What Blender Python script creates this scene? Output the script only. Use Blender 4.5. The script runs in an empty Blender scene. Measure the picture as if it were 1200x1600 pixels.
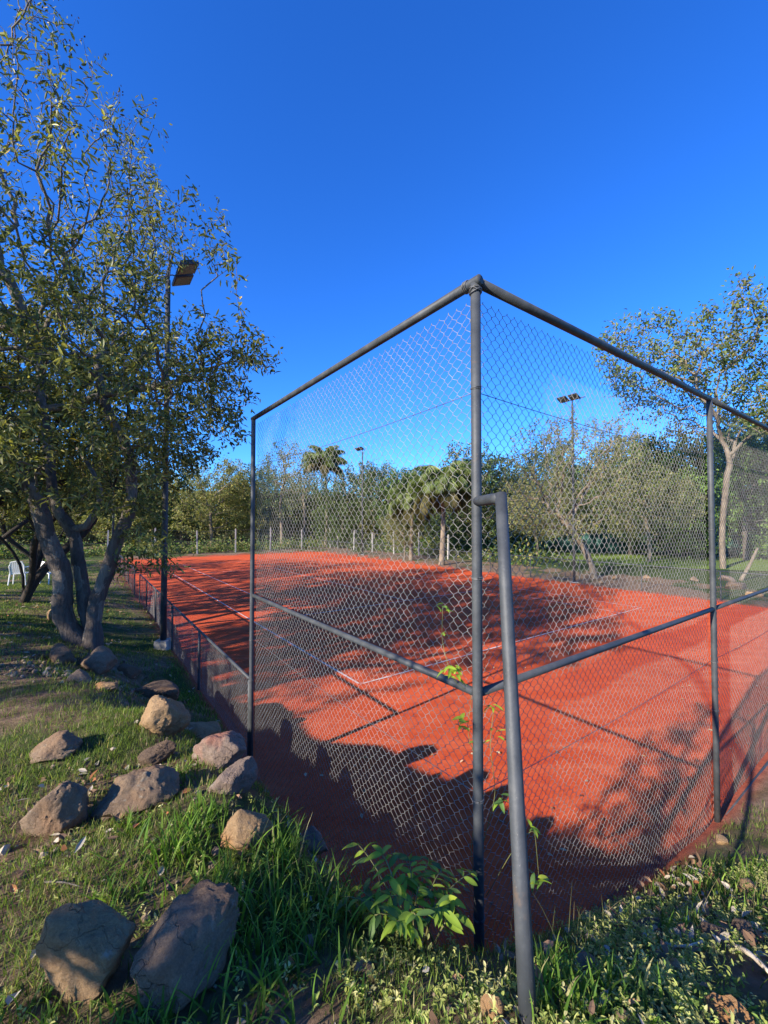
import bpy, bmesh, math
import numpy as np
from mathutils import Vector, Matrix

rad = math.radians
rng = np.random.default_rng(7)
scene = bpy.context.scene
COL = scene.collection

# ------------------------------------------------------------------ camera
F = 645.0                                    # focal length in pixels of the 1200 px wide photograph
CAMZ = 2.82
PITCH = math.atan(16 / F)
cd = bpy.data.cameras.new('camera'); cam = bpy.data.objects.new('camera', cd); COL.objects.link(cam)
cd.sensor_fit = 'HORIZONTAL'; cd.sensor_width = 36.0; cd.lens = 36.0 * F / 1200
cd.clip_start = 0.05; cd.clip_end = 2000
cam.location = (0, 0, CAMZ); cam.rotation_euler = (rad(90) + PITCH, 0, 0)
scene.camera = cam

# ------------------------------------------------------------------ sky, sun, exposure
RV = np.array([0.810, 0.5864]); RV = RV / np.linalg.norm(RV)   # along the court's end fence (u)
LV = np.array([-RV[1], RV[0]])                                  # along the court's side fence (v)
C0 = np.array([0.449, 2.0])                                     # corner post
SUN_EL = rad(25.2)
sd = RV * 0.9956 + LV * 0.094; sd = sd / np.linalg.norm(sd)     # ground direction in which shadows fall
w = bpy.data.worlds.new('World'); scene.world = w; w.use_nodes = True
nt = w.node_tree; bg = nt.nodes['Background']
sky = nt.nodes.new('ShaderNodeTexSky'); sky.sky_type = 'NISHITA'; sky.sun_disc = False
sky.sun_elevation = SUN_EL; sky.sun_rotation = math.atan2(-sd[0], -sd[1])
sky.altitude = 300; sky.air_density = 1.0; sky.dust_density = 0.25; sky.ozone_density = 3.0
hs = nt.nodes.new('ShaderNodeHueSaturation'); hs.inputs['Saturation'].default_value = 1.22
hs.inputs['Hue'].default_value = 0.503
tint = nt.nodes.new('ShaderNodeMix'); tint.data_type = 'RGBA'; tint.blend_type = 'MULTIPLY'; tint.inputs[0].default_value = 1.0
tint.inputs[7].default_value = (0.52, 1.10, 1.92, 1)            # the deep polarised blue of the photograph, the same over the whole sky
nt.links.new(sky.outputs[0], hs.inputs['Color']); nt.links.new(hs.outputs[0], tint.inputs[6]); nt.links.new(tint.outputs[2], bg.inputs['Color'])
bg.inputs['Strength'].default_value = 0.08
sl = bpy.data.lights.new('sun', 'SUN'); so = bpy.data.objects.new('sun', sl); COL.objects.link(so)
sl.energy = 5.0; sl.angle = rad(0.53); sl.color = (1.0, 0.90, 0.76)
dvec = Vector((sd[0] * math.cos(SUN_EL), sd[1] * math.cos(SUN_EL), -math.sin(SUN_EL)))
so.rotation_euler = dvec.to_track_quat('-Z', 'Y').to_euler(); so.location = (-20, -20, 20)
vs = scene.view_settings
vs.view_transform = 'Standard'; vs.look = 'None'; vs.gamma = 1; vs.use_curve_mapping = False
vs.exposure = 1.15
scene.cycles.max_bounces = 6; scene.cycles.transparent_max_bounces = 8
scene.cycles.use_denoising = True

# ------------------------------------------------------------------ helpers
def px(x, y, d):
    """world point seen at pixel (x, y) of the 1200x1600 photograph at forward distance d"""
    a, b = (x - 600) / F, (800 - y) / F
    cy, cz = math.cos(PITCH) - b * math.sin(PITCH), math.sin(PITCH) + b * math.cos(PITCH)
    return np.array([a * d / cy, d, CAMZ + cz * d / cy])
def uv(u, v, z=0.0):
    p = C0 + RV * u + LV * v
    return np.array([p[0], p[1], z])
def to_uv(X, Y):
    dx, dy = X - C0[0], Y - C0[1]
    return dx * RV[0] + dy * RV[1], dx * LV[0] + dy * LV[1]
def hash3(i, j, k):
    n = (i.astype(np.int64) * 374761393 + j.astype(np.int64) * 668265263 + k.astype(np.int64) * 2147483647 + 1013904223) & 0xffffffff
    n = ((n ^ (n >> 13)) * 1274126177) & 0xffffffff
    n = (n ^ (n >> 16)) & 0xffff
    return n / 32767.5 - 1.0
def vnoise(p):
    p = np.asarray(p, float); i = np.floor(p).astype(np.int64); f = p - i; f = f * f * (3 - 2 * f)
    r = 0
    for a in (0, 1):
        for b in (0, 1):
            for c in (0, 1):
                wt = (f[:, 0] if a else 1 - f[:, 0]) * (f[:, 1] if b else 1 - f[:, 1]) * (f[:, 2] if c else 1 - f[:, 2])
                r = r + wt * hash3(i[:, 0] + a, i[:, 1] + b, i[:, 2] + c)
    return r
def fbm(p, o=4):
    s, a, t = 0, 1.0, 0
    for k in range(o):
        s = s + a * vnoise(np.asarray(p) * 2 ** k + 17.3 * k); t += a; a *= 0.5
    return s / t
def n2(X, Y, sc, seed=0.0, o=4):
    X = np.asarray(X, float); Y = np.asarray(Y, float)
    return fbm(np.stack([X.ravel() * sc, Y.ravel() * sc, np.full(X.size, seed)], 1), o).reshape(X.shape)

class MB:
    """collects vertices and faces of one mesh"""
    def __init__(s): s.V = []; s.Q = []; s.T = []; s.n = 0; s.tone = []
    def add(s, V, Q=None, T=None, tone=None):
        V = np.asarray(V, float).reshape(-1, 3)
        s.V.append(V)
        if Q is not None and len(Q): s.Q.append(np.asarray(Q, np.int64) + s.n)
        if T is not None and len(T): s.T.append(np.asarray(T, np.int64) + s.n)
        if tone is not None:
            tone = np.asarray(tone, float)
            if tone.ndim == 1: tone = np.tile(tone, (len(V), 1))
            s.tone.append(tone)
        s.n += len(V)
    def tube(s, P, R, k=8, cap=True, tone=None):
        P = np.asarray(P, float); n = len(P); R = np.broadcast_to(np.asarray(R, float), (n,))
        t = np.gradient(P, axis=0) if n > 2 else np.tile(P[1] - P[0], (n, 1))
        t = t / (np.linalg.norm(t, axis=1, keepdims=True) + 1e-12)
        m = np.abs(t.mean(0)); ref = np.eye(3)[np.argmin(m)]
        a = np.cross(t, ref); a /= (np.linalg.norm(a, axis=1, keepdims=True) + 1e-12); b = np.cross(t, a)
        th = np.arange(k) * 2 * np.pi / k
        V = P[:, None] + R[:, None, None] * (np.cos(th)[None, :, None] * a[:, None] + np.sin(th)[None, :, None] * b[:, None])
        j = np.arange(k); jn = (j + 1) % k
        base = (np.arange(n - 1) * k)[:, None]
        Q = np.stack([base + j, base + jn, base + k + jn, base + k + j], -1).reshape(-1, 4)
        V = V.reshape(-1, 3); T = []
        if cap:
            V = np.vstack([V, P[0], P[-1]]); c0, c1 = n * k, n * k + 1
            T = [(c0, b_, a_) for a_, b_ in zip(j, jn)] + [(c1, (n - 1) * k + a_, (n - 1) * k + b_) for a_, b_ in zip(j, jn)]
        s.add(V, Q, T, tone)
    def box(s, c, size, M=None, tone=None):
        h = np.array(size) / 2
        V = np.array([(x, y, z) for x in (-1, 1) for y in (-1, 1) for z in (-1, 1)]) * h
        if M is not None: V = V @ np.array(M).T
        s.add(V + np.asarray(c), [(0, 1, 3, 2), (4, 6, 7, 5), (0, 4, 5, 1), (2, 3, 7, 6), (0, 2, 6, 4), (1, 5, 7, 3)], None, tone)
    def mesh(s, name, mat, smooth=False):
        V = np.vstack(s.V); Q = np.vstack(s.Q) if s.Q else np.zeros((0, 4), int); T = np.vstack(s.T) if s.T else np.zeros((0, 3), int)
        me = bpy.data.meshes.new(name)
        me.vertices.add(len(V)); me.vertices.foreach_set('co', V.ravel())
        loops = np.concatenate([Q.ravel(), T.ravel()]).astype(np.int32)
        ls = np.concatenate([np.arange(len(Q)) * 4, len(Q) * 4 + np.arange(len(T)) * 3]).astype(np.int32)
        me.loops.add(len(loops)); me.loops.foreach_set('vertex_index', loops)
        me.polygons.add(len(ls)); me.polygons.foreach_set('loop_start', ls)
        me.polygons.foreach_set('use_smooth', np.full(len(ls), bool(smooth)))
        me.update(calc_edges=True)
        if s.tone:
            tn = np.vstack(s.tone)
            at = me.color_attributes.new('tone', 'FLOAT_COLOR', 'POINT')
            at.data.foreach_set('color', np.hstack([tn, np.ones((len(tn), 1))]).astype(np.float32).ravel())
        if mat: me.materials.append(mat)
        return me
    def build(s, name, mat, parent=None, smooth=False):
        return link(name, s.mesh(name, mat, smooth), parent)
def link(name, me, parent=None):
    o = bpy.data.objects.new(name, me); COL.objects.link(o); o.parent = parent
    return o
def tag(o, label=None, cat=None, group=None, kind=None):
    if label: o['label'] = label
    if cat: o['category'] = cat
    if group: o['group'] = group
    if kind: o['kind'] = kind
    return o
def empty(name, loc=(0, 0, 0), label=None, cat=None, group=None):
    o = bpy.data.objects.new(name, None); COL.objects.link(o); o.location = loc; o.empty_display_size = 0.2
    return tag(o, label, cat, group)
def copy_tree(o, parent=None):
    c = o.copy(); COL.objects.link(c); c.parent = parent
    for ch in o.children: copy_tree(ch, c)
    return c
def unit(a): return a / (np.linalg.norm(a, axis=-1, keepdims=True) + 1e-12)

# ------------------------------------------------------------------ materials
class NB:
    def __init__(s, name):
        s.m = bpy.data.materials.new(name); s.m.use_nodes = True; s.t = s.m.node_tree
        s.b = s.t.nodes['Principled BSDF']; s.out = s.t.nodes['Material Output']
    def n(s, typ, **k):
        o = s.t.nodes.new(typ)
        for a, v in k.items():
            if a in o.inputs: o.inputs[a].default_value = v
            else: setattr(o, a, v)
        return o
    def l(s, a, b): s.t.links.new(a, b)
    def noise(s, scale, detail=4, rough=0.55, vec=None, dist=0.0):
        o = s.n('ShaderNodeTexNoise'); o.inputs['Scale'].default_value = scale; o.inputs['Detail'].default_value = detail
        o.inputs['Roughness'].default_value = rough; o.inputs['Distortion'].default_value = dist
        if vec is not None: s.l(vec, o.inputs['Vector'])
        return o.outputs['Fac']
    def ramp(s, fac, stops):
        o = s.n('ShaderNodeValToRGB'); e = o.color_ramp.elements
        while len(e) < len(stops): e.new(0.5)
        for el, (p, c) in zip(e, stops): el.position = p; el.color = (*c, 1) if len(c) == 3 else c
        s.l(fac, o.inputs['Fac']); return o.outputs['Color']
    def mix(s, fac, a, b, mode='MIX'):
        o = s.n('ShaderNodeMix', data_type='RGBA', blend_type=mode)
        for sock, v in ((o.inputs['Factor'], fac), (o.inputs['A'], a), (o.inputs['B'], b)):
            pass
        ins = [i for i in o.inputs if i.enabled]
        for sock, v in zip(ins, (fac, a, b)):
            if hasattr(v, 'is_linked') or hasattr(v, 'links'): s.l(v, sock)
            elif isinstance(v, (int, float)): sock.default_value = v
            else: sock.default_value = (*v, 1)
        return [x for x in o.outputs if x.enabled][0]
    def bump(s, h, strength, dist):
        o = s.n('ShaderNodeBump'); o.inputs['Strength'].default_value = strength; o.inputs['Distance'].default_value = dist
        s.l(h, o.inputs['Height']); s.l(o.outputs['Normal'], s.b.inputs['Normal'])
    def coord(s, which='Object'):
        return s.n('ShaderNodeTexCoord').outputs[which]
    def rcoord(s, which='Object'):
        """object coordinates shifted by a per-object random so copies differ"""
        c = s.coord(which); oi = s.n('ShaderNodeObjectInfo'); a = s.n('ShaderNodeVectorMath', operation='ADD')
        m = s.n('ShaderNodeMath', operation='MULTIPLY'); s.l(oi.outputs['Random'], m.inputs[0]); m.inputs[1].default_value = 37.0
        s.l(c, a.inputs[0]); s.l(m.outputs[0], a.inputs[1]); return a.outputs[0]

def mat_metal():
    b = NB('painted_pipe'); c = b.coord()
    f = b.noise(9, 5, 0.6, c); f2 = b.noise(140, 3, 0.6, c)
    col = b.ramp(f, [(0.3, (0.030, 0.034, 0.038)), (0.55, (0.048, 0.053, 0.058)), (0.75, (0.075, 0.078, 0.078))])
    sp = b.ramp(f2, [(0.68, (0, 0, 0)), (0.76, (1, 1, 1))])
    col = b.mix(sp, col, (0.16, 0.15, 0.135))
    rust = b.ramp(b.noise(5, 7, 0.75, c, 0.6), [(0.60, (0, 0, 0)), (0.70, (0.8, 0.8, 0.8))])
    col = b.mix(rust, col, (0.105, 0.075, 0.055))
    b.l(col, b.b.inputs['Base Color']); b.b.inputs['Roughness'].default_value = 0.58; b.b.inputs['Specular IOR Level'].default_value = 0.4
    b.bump(b.noise(60, 4, 0.6, c), 0.15, 0.01); return b.m
def mat_wire():
    b = NB('galvanised_wire'); c = b.coord()
    col = b.ramp(b.noise(14, 4, 0.6, c), [(0.3, (0.13, 0.126, 0.12)), (0.7, (0.26, 0.25, 0.235))])
    b.l(col, b.b.inputs['Base Color']); b.b.inputs['Roughness'].default_value = 0.45; b.b.inputs['Metallic'].default_value = 0.0
    return b.m
def mat_darkwire():
    b = NB('weathered_wire'); c = b.coord()
    col = b.ramp(b.noise(14, 4, 0.6, c), [(0.3, (0.05, 0.052, 0.055)), (0.7, (0.13, 0.13, 0.128))])
    b.l(col, b.b.inputs['Base Color']); b.b.inputs['Roughness'].default_value = 0.5; return b.m
def mat_clay():
    b = NB('red_clay'); c = b.coord()
    big = b.noise(0.55, 5, 0.6, c); mid = b.noise(5, 6, 0.65, c); fine = b.noise(70, 5, 0.8, c)
    col = b.ramp(big, [(0.3, (0.53, 0.068, 0.015)), (0.7, (0.65, 0.098, 0.023))])
    col = b.mix(0.5, col, b.ramp(mid, [(0.3, (0.46, 0.058, 0.017)), (0.7, (0.71, 0.115, 0.030))]))
    col = b.mix(0.6, col, b.ramp(fine, [(0.3, (0.36, 0.046, 0.020)), (0.55, (0.61, 0.085, 0.020)), (0.8, (0.80, 0.19, 0.075))]))
    mp = b.n('ShaderNodeMapping'); mp.inputs['Rotation'].default_value = (0, 0, 0.627); mp.inputs['Scale'].default_value = (0.35, 2.2, 1); b.l(c, mp.inputs['Vector'])
    drag = b.noise(1.6, 6, 0.7, mp.outputs[0], 0.5)              # streaks left by the drag broom
    col = b.mix(b.ramp(drag, [(0.45, (0, 0, 0)), (0.75, (0.6, 0.6, 0.6))]), col, (0.74, 0.20, 0.085))
    worn = b.noise(0.28, 4, 0.6, c, 1.0)
    col = b.mix(b.ramp(worn, [(0.50, (0, 0, 0)), (0.68, (0.55, 0.55, 0.55))]), col, (0.40, 0.055, 0.022))
    vo = b.n('ShaderNodeTexVoronoi'); vo.inputs['Scale'].default_value = 9; b.l(c, vo.inputs['Vector'])
    sp = b.ramp(vo.outputs['Distance'], [(0.035, (1, 1, 1)), (0.05, (0, 0, 0))])
    col = b.mix(sp, col, (0.55, 0.36, 0.26))
    b.l(col, b.b.inputs['Base Color']); b.b.inputs['Roughness'].default_value = 0.95; b.b.inputs['Specular IOR Level'].default_value = 0.15
    b.bump(b.noise(70, 6, 0.8, c), 0.6, 0.03); return b.m
def mat_line():
    b = NB('court_tape'); c = b.coord()
    b.l(b.ramp(b.noise(3.5, 5, 0.7, c), [(0.34, (0.52, 0.15, 0.08)), (0.56, (0.62, 0.52, 0.45))]), b.b.inputs['Base Color'])
    b.b.inputs['Roughness'].default_value = 0.7; return b.m
def mat_ground():
    b = NB('soil_and_turf'); c = b.coord()
    n1 = b.noise(0.9, 6, 0.6, c); n2_ = b.noise(7, 6, 0.65, c); n3 = b.noise(60, 4, 0.7, c)
    soil = b.ramp(n2_, [(0.25, (0.11, 0.068, 0.042)), (0.5, (0.21, 0.138, 0.088)), (0.75, (0.33, 0.235, 0.16))])
    turf = b.ramp(n3, [(0.25, (0.022, 0.034, 0.010)), (0.5, (0.055, 0.085, 0.020)), (0.8, (0.13, 0.15, 0.050))])
    at = b.n('ShaderNodeVertexColor', layer_name='tone'); se = b.n('ShaderNodeSeparateColor'); b.l(at.outputs[0], se.inputs[0])
    m = b.n('ShaderNodeMath', operation='ADD'); b.l(se.outputs[0], m.inputs[0]); b.l(n1, m.inputs[1])
    f = b.ramp(m.outputs[0], [(0.86, (0, 0, 0)), (1.0, (1, 1, 1))])
    col = b.mix(f, soil, turf)
    clay = b.ramp(n2_, [(0.3, (0.30, 0.065, 0.035)), (0.7, (0.46, 0.11, 0.055))])
    col = b.mix(se.outputs[1], col, clay)
    b.l(col, b.b.inputs['Base Color']); b.b.inputs['Roughness'].default_value = 0.95; b.b.inputs['Specular IOR Level'].default_value = 0.15
    b.bump(b.noise(35, 8, 0.75, c), 0.9, 0.05); return b.m
def mat_rock(name, dark, mid, light, ochre):
    b = NB(name); c = b.rcoord()
    a = b.noise(5, 8, 0.62, c, 0.6); f = b.noise(38, 6, 0.7, c); g = b.noise(3.2, 3, 0.5, c)
    col = b.ramp(a, [(0.28, dark), (0.5, mid), (0.72, light)])
    col = b.mix(0.35, col, b.ramp(f, [(0.3, dark), (0.7, light)]))
    col = b.mix(b.ramp(g, [(0.54, (0, 0, 0)), (0.68, (1, 1, 1))]), col, ochre)
    col = b.mix(0.5, col, b.ramp(b.noise(150, 4, 0.75, c), [(0.35, dark), (0.6, mid), (0.78, light)]))
    col = b.mix(b.ramp(b.noise(11, 5, 0.7, c, 0.3), [(0.62, (0, 0, 0)), (0.70, (0.7, 0.7, 0.7))]), col, (0.30, 0.28, 0.22))
    vo = b.n('ShaderNodeTexVoronoi', feature='DISTANCE_TO_EDGE'); vo.inputs['Scale'].default_value = 5.5
    ad = b.n('ShaderNodeVectorMath', operation='MULTIPLY_ADD')
    nz = b.n('ShaderNodeTexNoise'); nz.inputs['Scale'].default_value = 5; nz.inputs['Detail'].default_value = 5; b.l(c, nz.inputs['Vector'])
    b.l(nz.outputs['Color'], ad.inputs[0]); ad.inputs[1].default_value = (0.45, 0.45, 0.45); b.l(c, ad.inputs[2]); b.l(ad.outputs[0], vo.inputs['Vector'])
    cr = b.ramp(vo.outputs['Distance'], [(0.0, (0, 0, 0)), (0.018, (1, 1, 1))])
    crm = b.mix(b.ramp(b.noise(4, 3, 0.5, c), [(0.52, (0, 0, 0)), (0.66, (0.8, 0.8, 0.8))]), (1, 1, 1), cr)
    b.l(b.mix(crm, b.mix(0.3, col, (0.04, 0.03, 0.022)), col), b.b.inputs['Base Color'])
    b.b.inputs['Roughness'].default_value = 0.88; b.b.inputs['Specular IOR Level'].default_value = 0.25
    h = b.mix(0.35, b.mix(0.4, b.noise(14, 12, 0.72, c, 0.5), b.noise(60, 8, 0.8, c)), crm)
    b.bump(h, 1.0, 0.055); return b.m
def mat_bark(name, dark, light):
    b = NB(name); c = b.rcoord(); mp = b.n('ShaderNodeMapping'); mp.inputs['Scale'].default_value = (1, 1, 0.22); b.l(c, mp.inputs['Vector'])
    f = b.noise(26, 8, 0.7, mp.outputs[0], 0.8); g = b.noise(2.4, 4, 0.6, c)
    col = b.mix(0.45, b.ramp(f, [(0.32, dark), (0.7, light)]), b.ramp(g, [(0.3, dark), (0.7, light)]))
    b.l(col, b.b.inputs['Base Color']); b.b.inputs['Roughness'].default_value = 0.9; b.b.inputs['Specular IOR Level'].default_value = 0.2
    b.bump(f, 0.9, 0.06); return b.m
def mat_leaf(name, transl=0.3, rough=0.42, spec=0.5, tint=(1, 1, 1)):
    b = NB(name); at = b.n('ShaderNodeVertexColor', layer_name='tone')
    col = at.outputs[0]
    if tint != (1, 1, 1): col = b.mix(1.0, col, tint, 'MULTIPLY')
    b.l(col, b.b.inputs['Base Color']); b.b.inputs['Roughness'].default_value = rough; b.b.inputs['Specular IOR Level'].default_value = spec
    if transl:
        tr = b.n('ShaderNodeBsdfTranslucent'); ms = b.n('ShaderNodeMixShader'); ms.inputs[0].default_value = transl
        tcol = b.mix(1.0, col, (1.7, 1.8, 0.75), 'MULTIPLY')
        b.l(tcol, tr.inputs['Color']); b.l(b.b.outputs[0], ms.inputs[1]); b.l(tr.outputs[0], ms.inputs[2]); b.l(ms.outputs[0], b.out.inputs['Surface'])
    return b.m
def mat_flat(name, c0, c1, scale=6, rough=0.7, bumpv=0.0, spec=0.4):
    b = NB(name); c = b.rcoord()
    b.l(b.ramp(b.noise(scale, 6, 0.65, c), [(0.3, c0), (0.7, c1)]), b.b.inputs['Base Color'])
    b.b.inputs['Roughness'].default_value = rough; b.b.inputs['Specular IOR Level'].default_value = spec
    if bumpv: b.bump(b.noise(scale * 6, 6, 0.7, c), bumpv, 0.02)
    return b.m
M = dict(metal=mat_metal(), wire=mat_wire(), darkwire=mat_darkwire(), clay=mat_clay(), line=mat_line(), ground=mat_ground(),
    rock=mat_rock('brown_stone', (0.105, 0.070, 0.045), (0.225, 0.155, 0.100), (0.38, 0.28, 0.185), (0.27, 0.145, 0.07)),
    rock_gold=mat_rock('golden_stone', (0.17, 0.105, 0.052), (0.33, 0.21, 0.108), (0.48, 0.335, 0.185), (0.44, 0.20, 0.065)),
    rock_dark=mat_rock('grey_brown_stone', (0.075, 0.050, 0.032), (0.155, 0.105, 0.068), (0.26, 0.18, 0.118), (0.18, 0.10, 0.05)),
    rock_red=mat_rock('clay_stained_stone', (0.12, 0.085, 0.065), (0.25, 0.18, 0.135), (0.36, 0.28, 0.21), (0.46, 0.13, 0.07)),
    bark=mat_bark('grey_bark', (0.050, 0.040, 0.034), (0.175, 0.145, 0.120)),
    bark_mid=mat_bark('twig_bark', (0.09, 0.075, 0.06), (0.30, 0.26, 0.21)),
    bark_pale=mat_bark('pale_bark', (0.10, 0.078, 0.056), (0.34, 0.275, 0.20)),
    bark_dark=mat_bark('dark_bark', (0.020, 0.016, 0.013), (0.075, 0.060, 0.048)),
    leaf=mat_leaf('glossy_leaf', 0.3, 0.45, 0.25), leaf_far=mat_leaf('matt_leaf', 0.3, 0.6, 0.3),
    grass=mat_leaf('grass_blade', 0.4, 0.55, 0.14), dry=mat_leaf('dry_leaf', 0.1, 0.7, 0.2), plant=mat_leaf('lush_leaf', 0.35, 0.48, 0.25),
    concrete=mat_flat('pale_concrete', (0.26, 0.25, 0.225), (0.46, 0.44, 0.40), 5, 0.85, 0.3),
    plastic=mat_flat('white_plastic', (0.70, 0.71, 0.72), (0.80, 0.80, 0.80), 3, 0.4),
    head=mat_flat('black_lamp_housing', (0.02, 0.02, 0.022), (0.045, 0.045, 0.047), 8, 0.45),
    lens=mat_flat('lamp_glass', (0.08, 0.085, 0.08), (0.20, 0.20, 0.19), 30, 0.12),
    screen=mat_flat('green_windscreen', (0.008, 0.045, 0.036), (0.016, 0.075, 0.060), 3, 0.75),
    lawn=mat_flat('mown_lawn', (0.10, 0.16, 0.028), (0.19, 0.25, 0.055), 12, 0.95, 0.3, 0.1),
    stem=mat_flat('green_stem', (0.10, 0.12, 0.03), (0.19, 0.16, 0.06), 12, 0.6),
    bleached=mat_flat('bleached_wood', (0.30, 0.24, 0.17), (0.58, 0.50, 0.40), 18, 0.85, 0.4))

# ------------------------------------------------------------------ terrain
CP = np.array([
 (0, 0, 1.38), (0, 1.1, 1.40), (.42, 1.15, 1.485), (1.1, 1.2, 1.34), (-1.1, 1.2, 1.36), (-.6, 1.4, 1.36), (-1.5, 1.95, 1.30), (-1.2, 2.15, 1.30),
 (-.65, 1.75, 1.31), (-.68, 2.04, 1.27), (-.80, 2.45, 1.21), (-1.0, 2.75, 1.18), (-1.26, 3.02, 1.15), (-1.6, 3.3, 1.13), (-1.95, 3.7, 1.08), (-1.5, 2.7, 1.19), (-1.9, 2.4, 1.24), (-3, 3, 1.16), (-3, 4.5, 1.04), (-4.8, 6.4, .93),
 (-6.5, 7.3, .92), (-7, 5, 1.0), (-5, 3, 1.14), (-4, 0, 1.35), (0, -3, 1.45), (-9, 11, .72), (-12, 15, .48), (-7.5, 9.3, .72),
 (.449, 2.0, .80), (.32, 1.8, .98), (0.02, 1.72, 1.16), (-.34, 2.06, 1.12), (-.12, 2.25, .75), (.12, 2.3, .46), (-.138, 2.81, .12), (-.40, 2.72, .60), (-.72, 3.14, .58),
 (-.725, 3.62, .04), (-1.49, 4.67, .05), (-2.96, 6.7, .12), (-4.54, 8.9, .12), (-8.36, 14.15, .1), (-1.85, 4.3, .33), (-2.25, 3.95, .92), (-1.18, 3.62, .48),
 (-3.55, 6.25, .30), (-4.1, 5.8, .84), (-5.19, 8.4, .27), (-6.0, 7.84, .66), (-9.2, 13.6, .3), (-14, 24, .15), (-20, 34, .1), (-22, 22, .3),
 (1.02, 2.22, .70), (1.52, 2.5, .52), (2.3, 3.2, .22), (3.12, 3.93, .02), (4.4, 4.86, .0), (2.66, 2.91, .42), (2.0, 2.0, .90), (1.6, 1.6, 1.15), (3.5, 2.2, .72),
 (4.5, 3.5, .33), (7, 6.0, .05), (6.5, 4.0, .2), (4, 0, 1.15), (9, 3, .3), (13.8, 11.6, .05), (14, 22, .2), (4, 32, .2), (-6, 40, .1), (25, 25, .25), (20, 8, .1)], float)
def _phi(r): return np.sqrt(r * r + 0.09)
_A = _phi(np.linalg.norm(CP[:, None, :2] - CP[None, :, :2], axis=-1))
_n = len(CP); _S = np.zeros((_n + 1, _n + 1)); _S[:_n, :_n] = _A - np.eye(_n) * 0.01; _S[:_n, _n] = 1; _S[_n, :_n] = 1
_W = np.linalg.solve(_S, np.append(CP[:, 2], 0))
def sstep(x, a, b):
    t = np.clip((x - a) / (b - a), 0, 1); return t * t * (3 - 2 * t)
CU, CV = 16.7, 34.8
def H(X, Y):
    X = np.asarray(X, float); Y = np.asarray(Y, float); z = np.full(X.shape, _W[_n])
    for k in range(_n): z = z + _W[k] * _phi(np.hypot(X - CP[k, 0], Y - CP[k, 1]))
    d = np.hypot(X, Y - 5)
    z = z * (1 - sstep(d, 30, 55)) + 0.12 * sstep(d, 30, 55)
    u, v = to_uv(X, Y)
    z = np.maximum(z, 0.01)
    near = 1 - sstep(d, 8, 25)
    z = z + near * (0.035 * n2(X, Y, 2.2, 3.1) + 0.016 * n2(X, Y, 9.0, 5.2, 3)) * sstep(np.maximum(-u, -v), -0.1, 0.5)
    ins = np.minimum(np.minimum(u, v), np.minimum(CU - u, CV - v))          # depth inside the court
    f = sstep(ins, -0.05, 0.42)
    return z * (1 - f) - 0.07 * f
def h1(x, y): return float(H(np.array([x]), np.array([y]))[0])
def graded(lo, a, b, hi, fine, grow):
    c = list(np.arange(a, b + 1e-6, fine)); s = fine; x = c[-1]
    while x < hi: s *= grow; x += s; c.append(x)
    s = fine; x = c[0]; l = []
    while x > lo: s *= grow; x -= s; l.append(x)
    return np.array(l[::-1] + c)
gx = graded(-420, -3.2, 3.6, 420, 0.035, 1.045); gy = graded(-60, 0.6, 5.2, 520, 0.035, 1.045)
GX, GY = np.meshgrid(gx, gy); GZ = H(GX, GY)
GU, GV = to_uv(GX, GY)
tb = np.clip(0.45 + 0.35 * n2(GX, GY, 0.45, 9.0, 3), 0, 1)
tb = np.where((GU < -1.1) & (GY > 7), tb + 0.12, tb)
tb = np.where((GU < -0.2) & (GU > -2.5) & (GV > 6.5) & (GV < 14), tb - 0.06, tb)
tb = np.where((GU > 16.7) & (GU < 20.5), tb - 0.12, tb); tb = np.where((GU > 21), tb + 0.3, tb)
cl = sstep(np.minimum(GU, GV), -0.18, 0.05) * (np.minimum(CU - GU, CV - GV) > -0.15)
g = MB(); ny, nx = GX.shape
ii = (np.arange(ny - 1)[:, None] * nx + np.arange(nx - 1)).ravel()
g.add(np.stack([GX.ravel(), GY.ravel(), GZ.ravel()], 1), np.stack([ii, ii + 1, ii + nx + 1, ii + nx], 1), None,
      np.stack([tb.ravel(), cl.ravel(), cl.ravel() * 0], 1))
tag(g.build('ground', M['ground'], None, True), kind='structure')

# ------------------------------------------------------------------ the court
g = MB(); uu = np.linspace(0.0, CU, 60); vv = np.linspace(0.0, CV, 120); UU, VV = np.meshgrid(uu, vv)
wob = 0.12 * n2(UU, VV, 0.5, 2.0); e = (UU > CU - 0.01) | (VV > CV - 0.01)
P = C0 + (UU + np.where(UU > CU - .01, wob, 0)).ravel()[:, None] * RV + (VV + np.where(VV > CV - .01, wob, 0)).ravel()[:, None] * LV
ii = (np.arange(119)[:, None] * 60 + np.arange(59)).ravel()
g.add(np.column_stack([P, 0.006 * n2(UU, VV, 0.8, 6.0).ravel()]), np.stack([ii, ii + 1, ii + 61, ii + 60], 1))
court = tag(g.build('court', M['clay'], None, True), kind='structure')
B0, B1, S0, S1 = 4.75, 28.52, 2.37, 13.34
def court_line(u0, v0, u1, v1, wd=0.042):
    n = max(2, int(math.hypot(u1 - u0, v1 - v0) / 0.4)); t = np.linspace(0, 1, n)
    a = C0 + np.outer(u0 + (u1 - u0) * t, RV) + np.outer(v0 + (v1 - v0) * t, LV)
    d = unit(np.array([u1 - u0, v1 - v0])); nn = (-d[1] * RV + d[0] * LV) * wd / 2
    U_, V_ = to_uv(a[:, 0], a[:, 1]); z = 0.011 + 0 * U_
    V = np.vstack([np.column_stack([a + nn, z]), np.column_stack([a - nn, z])]); k = np.arange(n - 1)
    m = MB(); m.add(V, np.stack([k, k + n, k + n + 1, k + 1], 1)); return m.build('court_line', M['line'], court)
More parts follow.
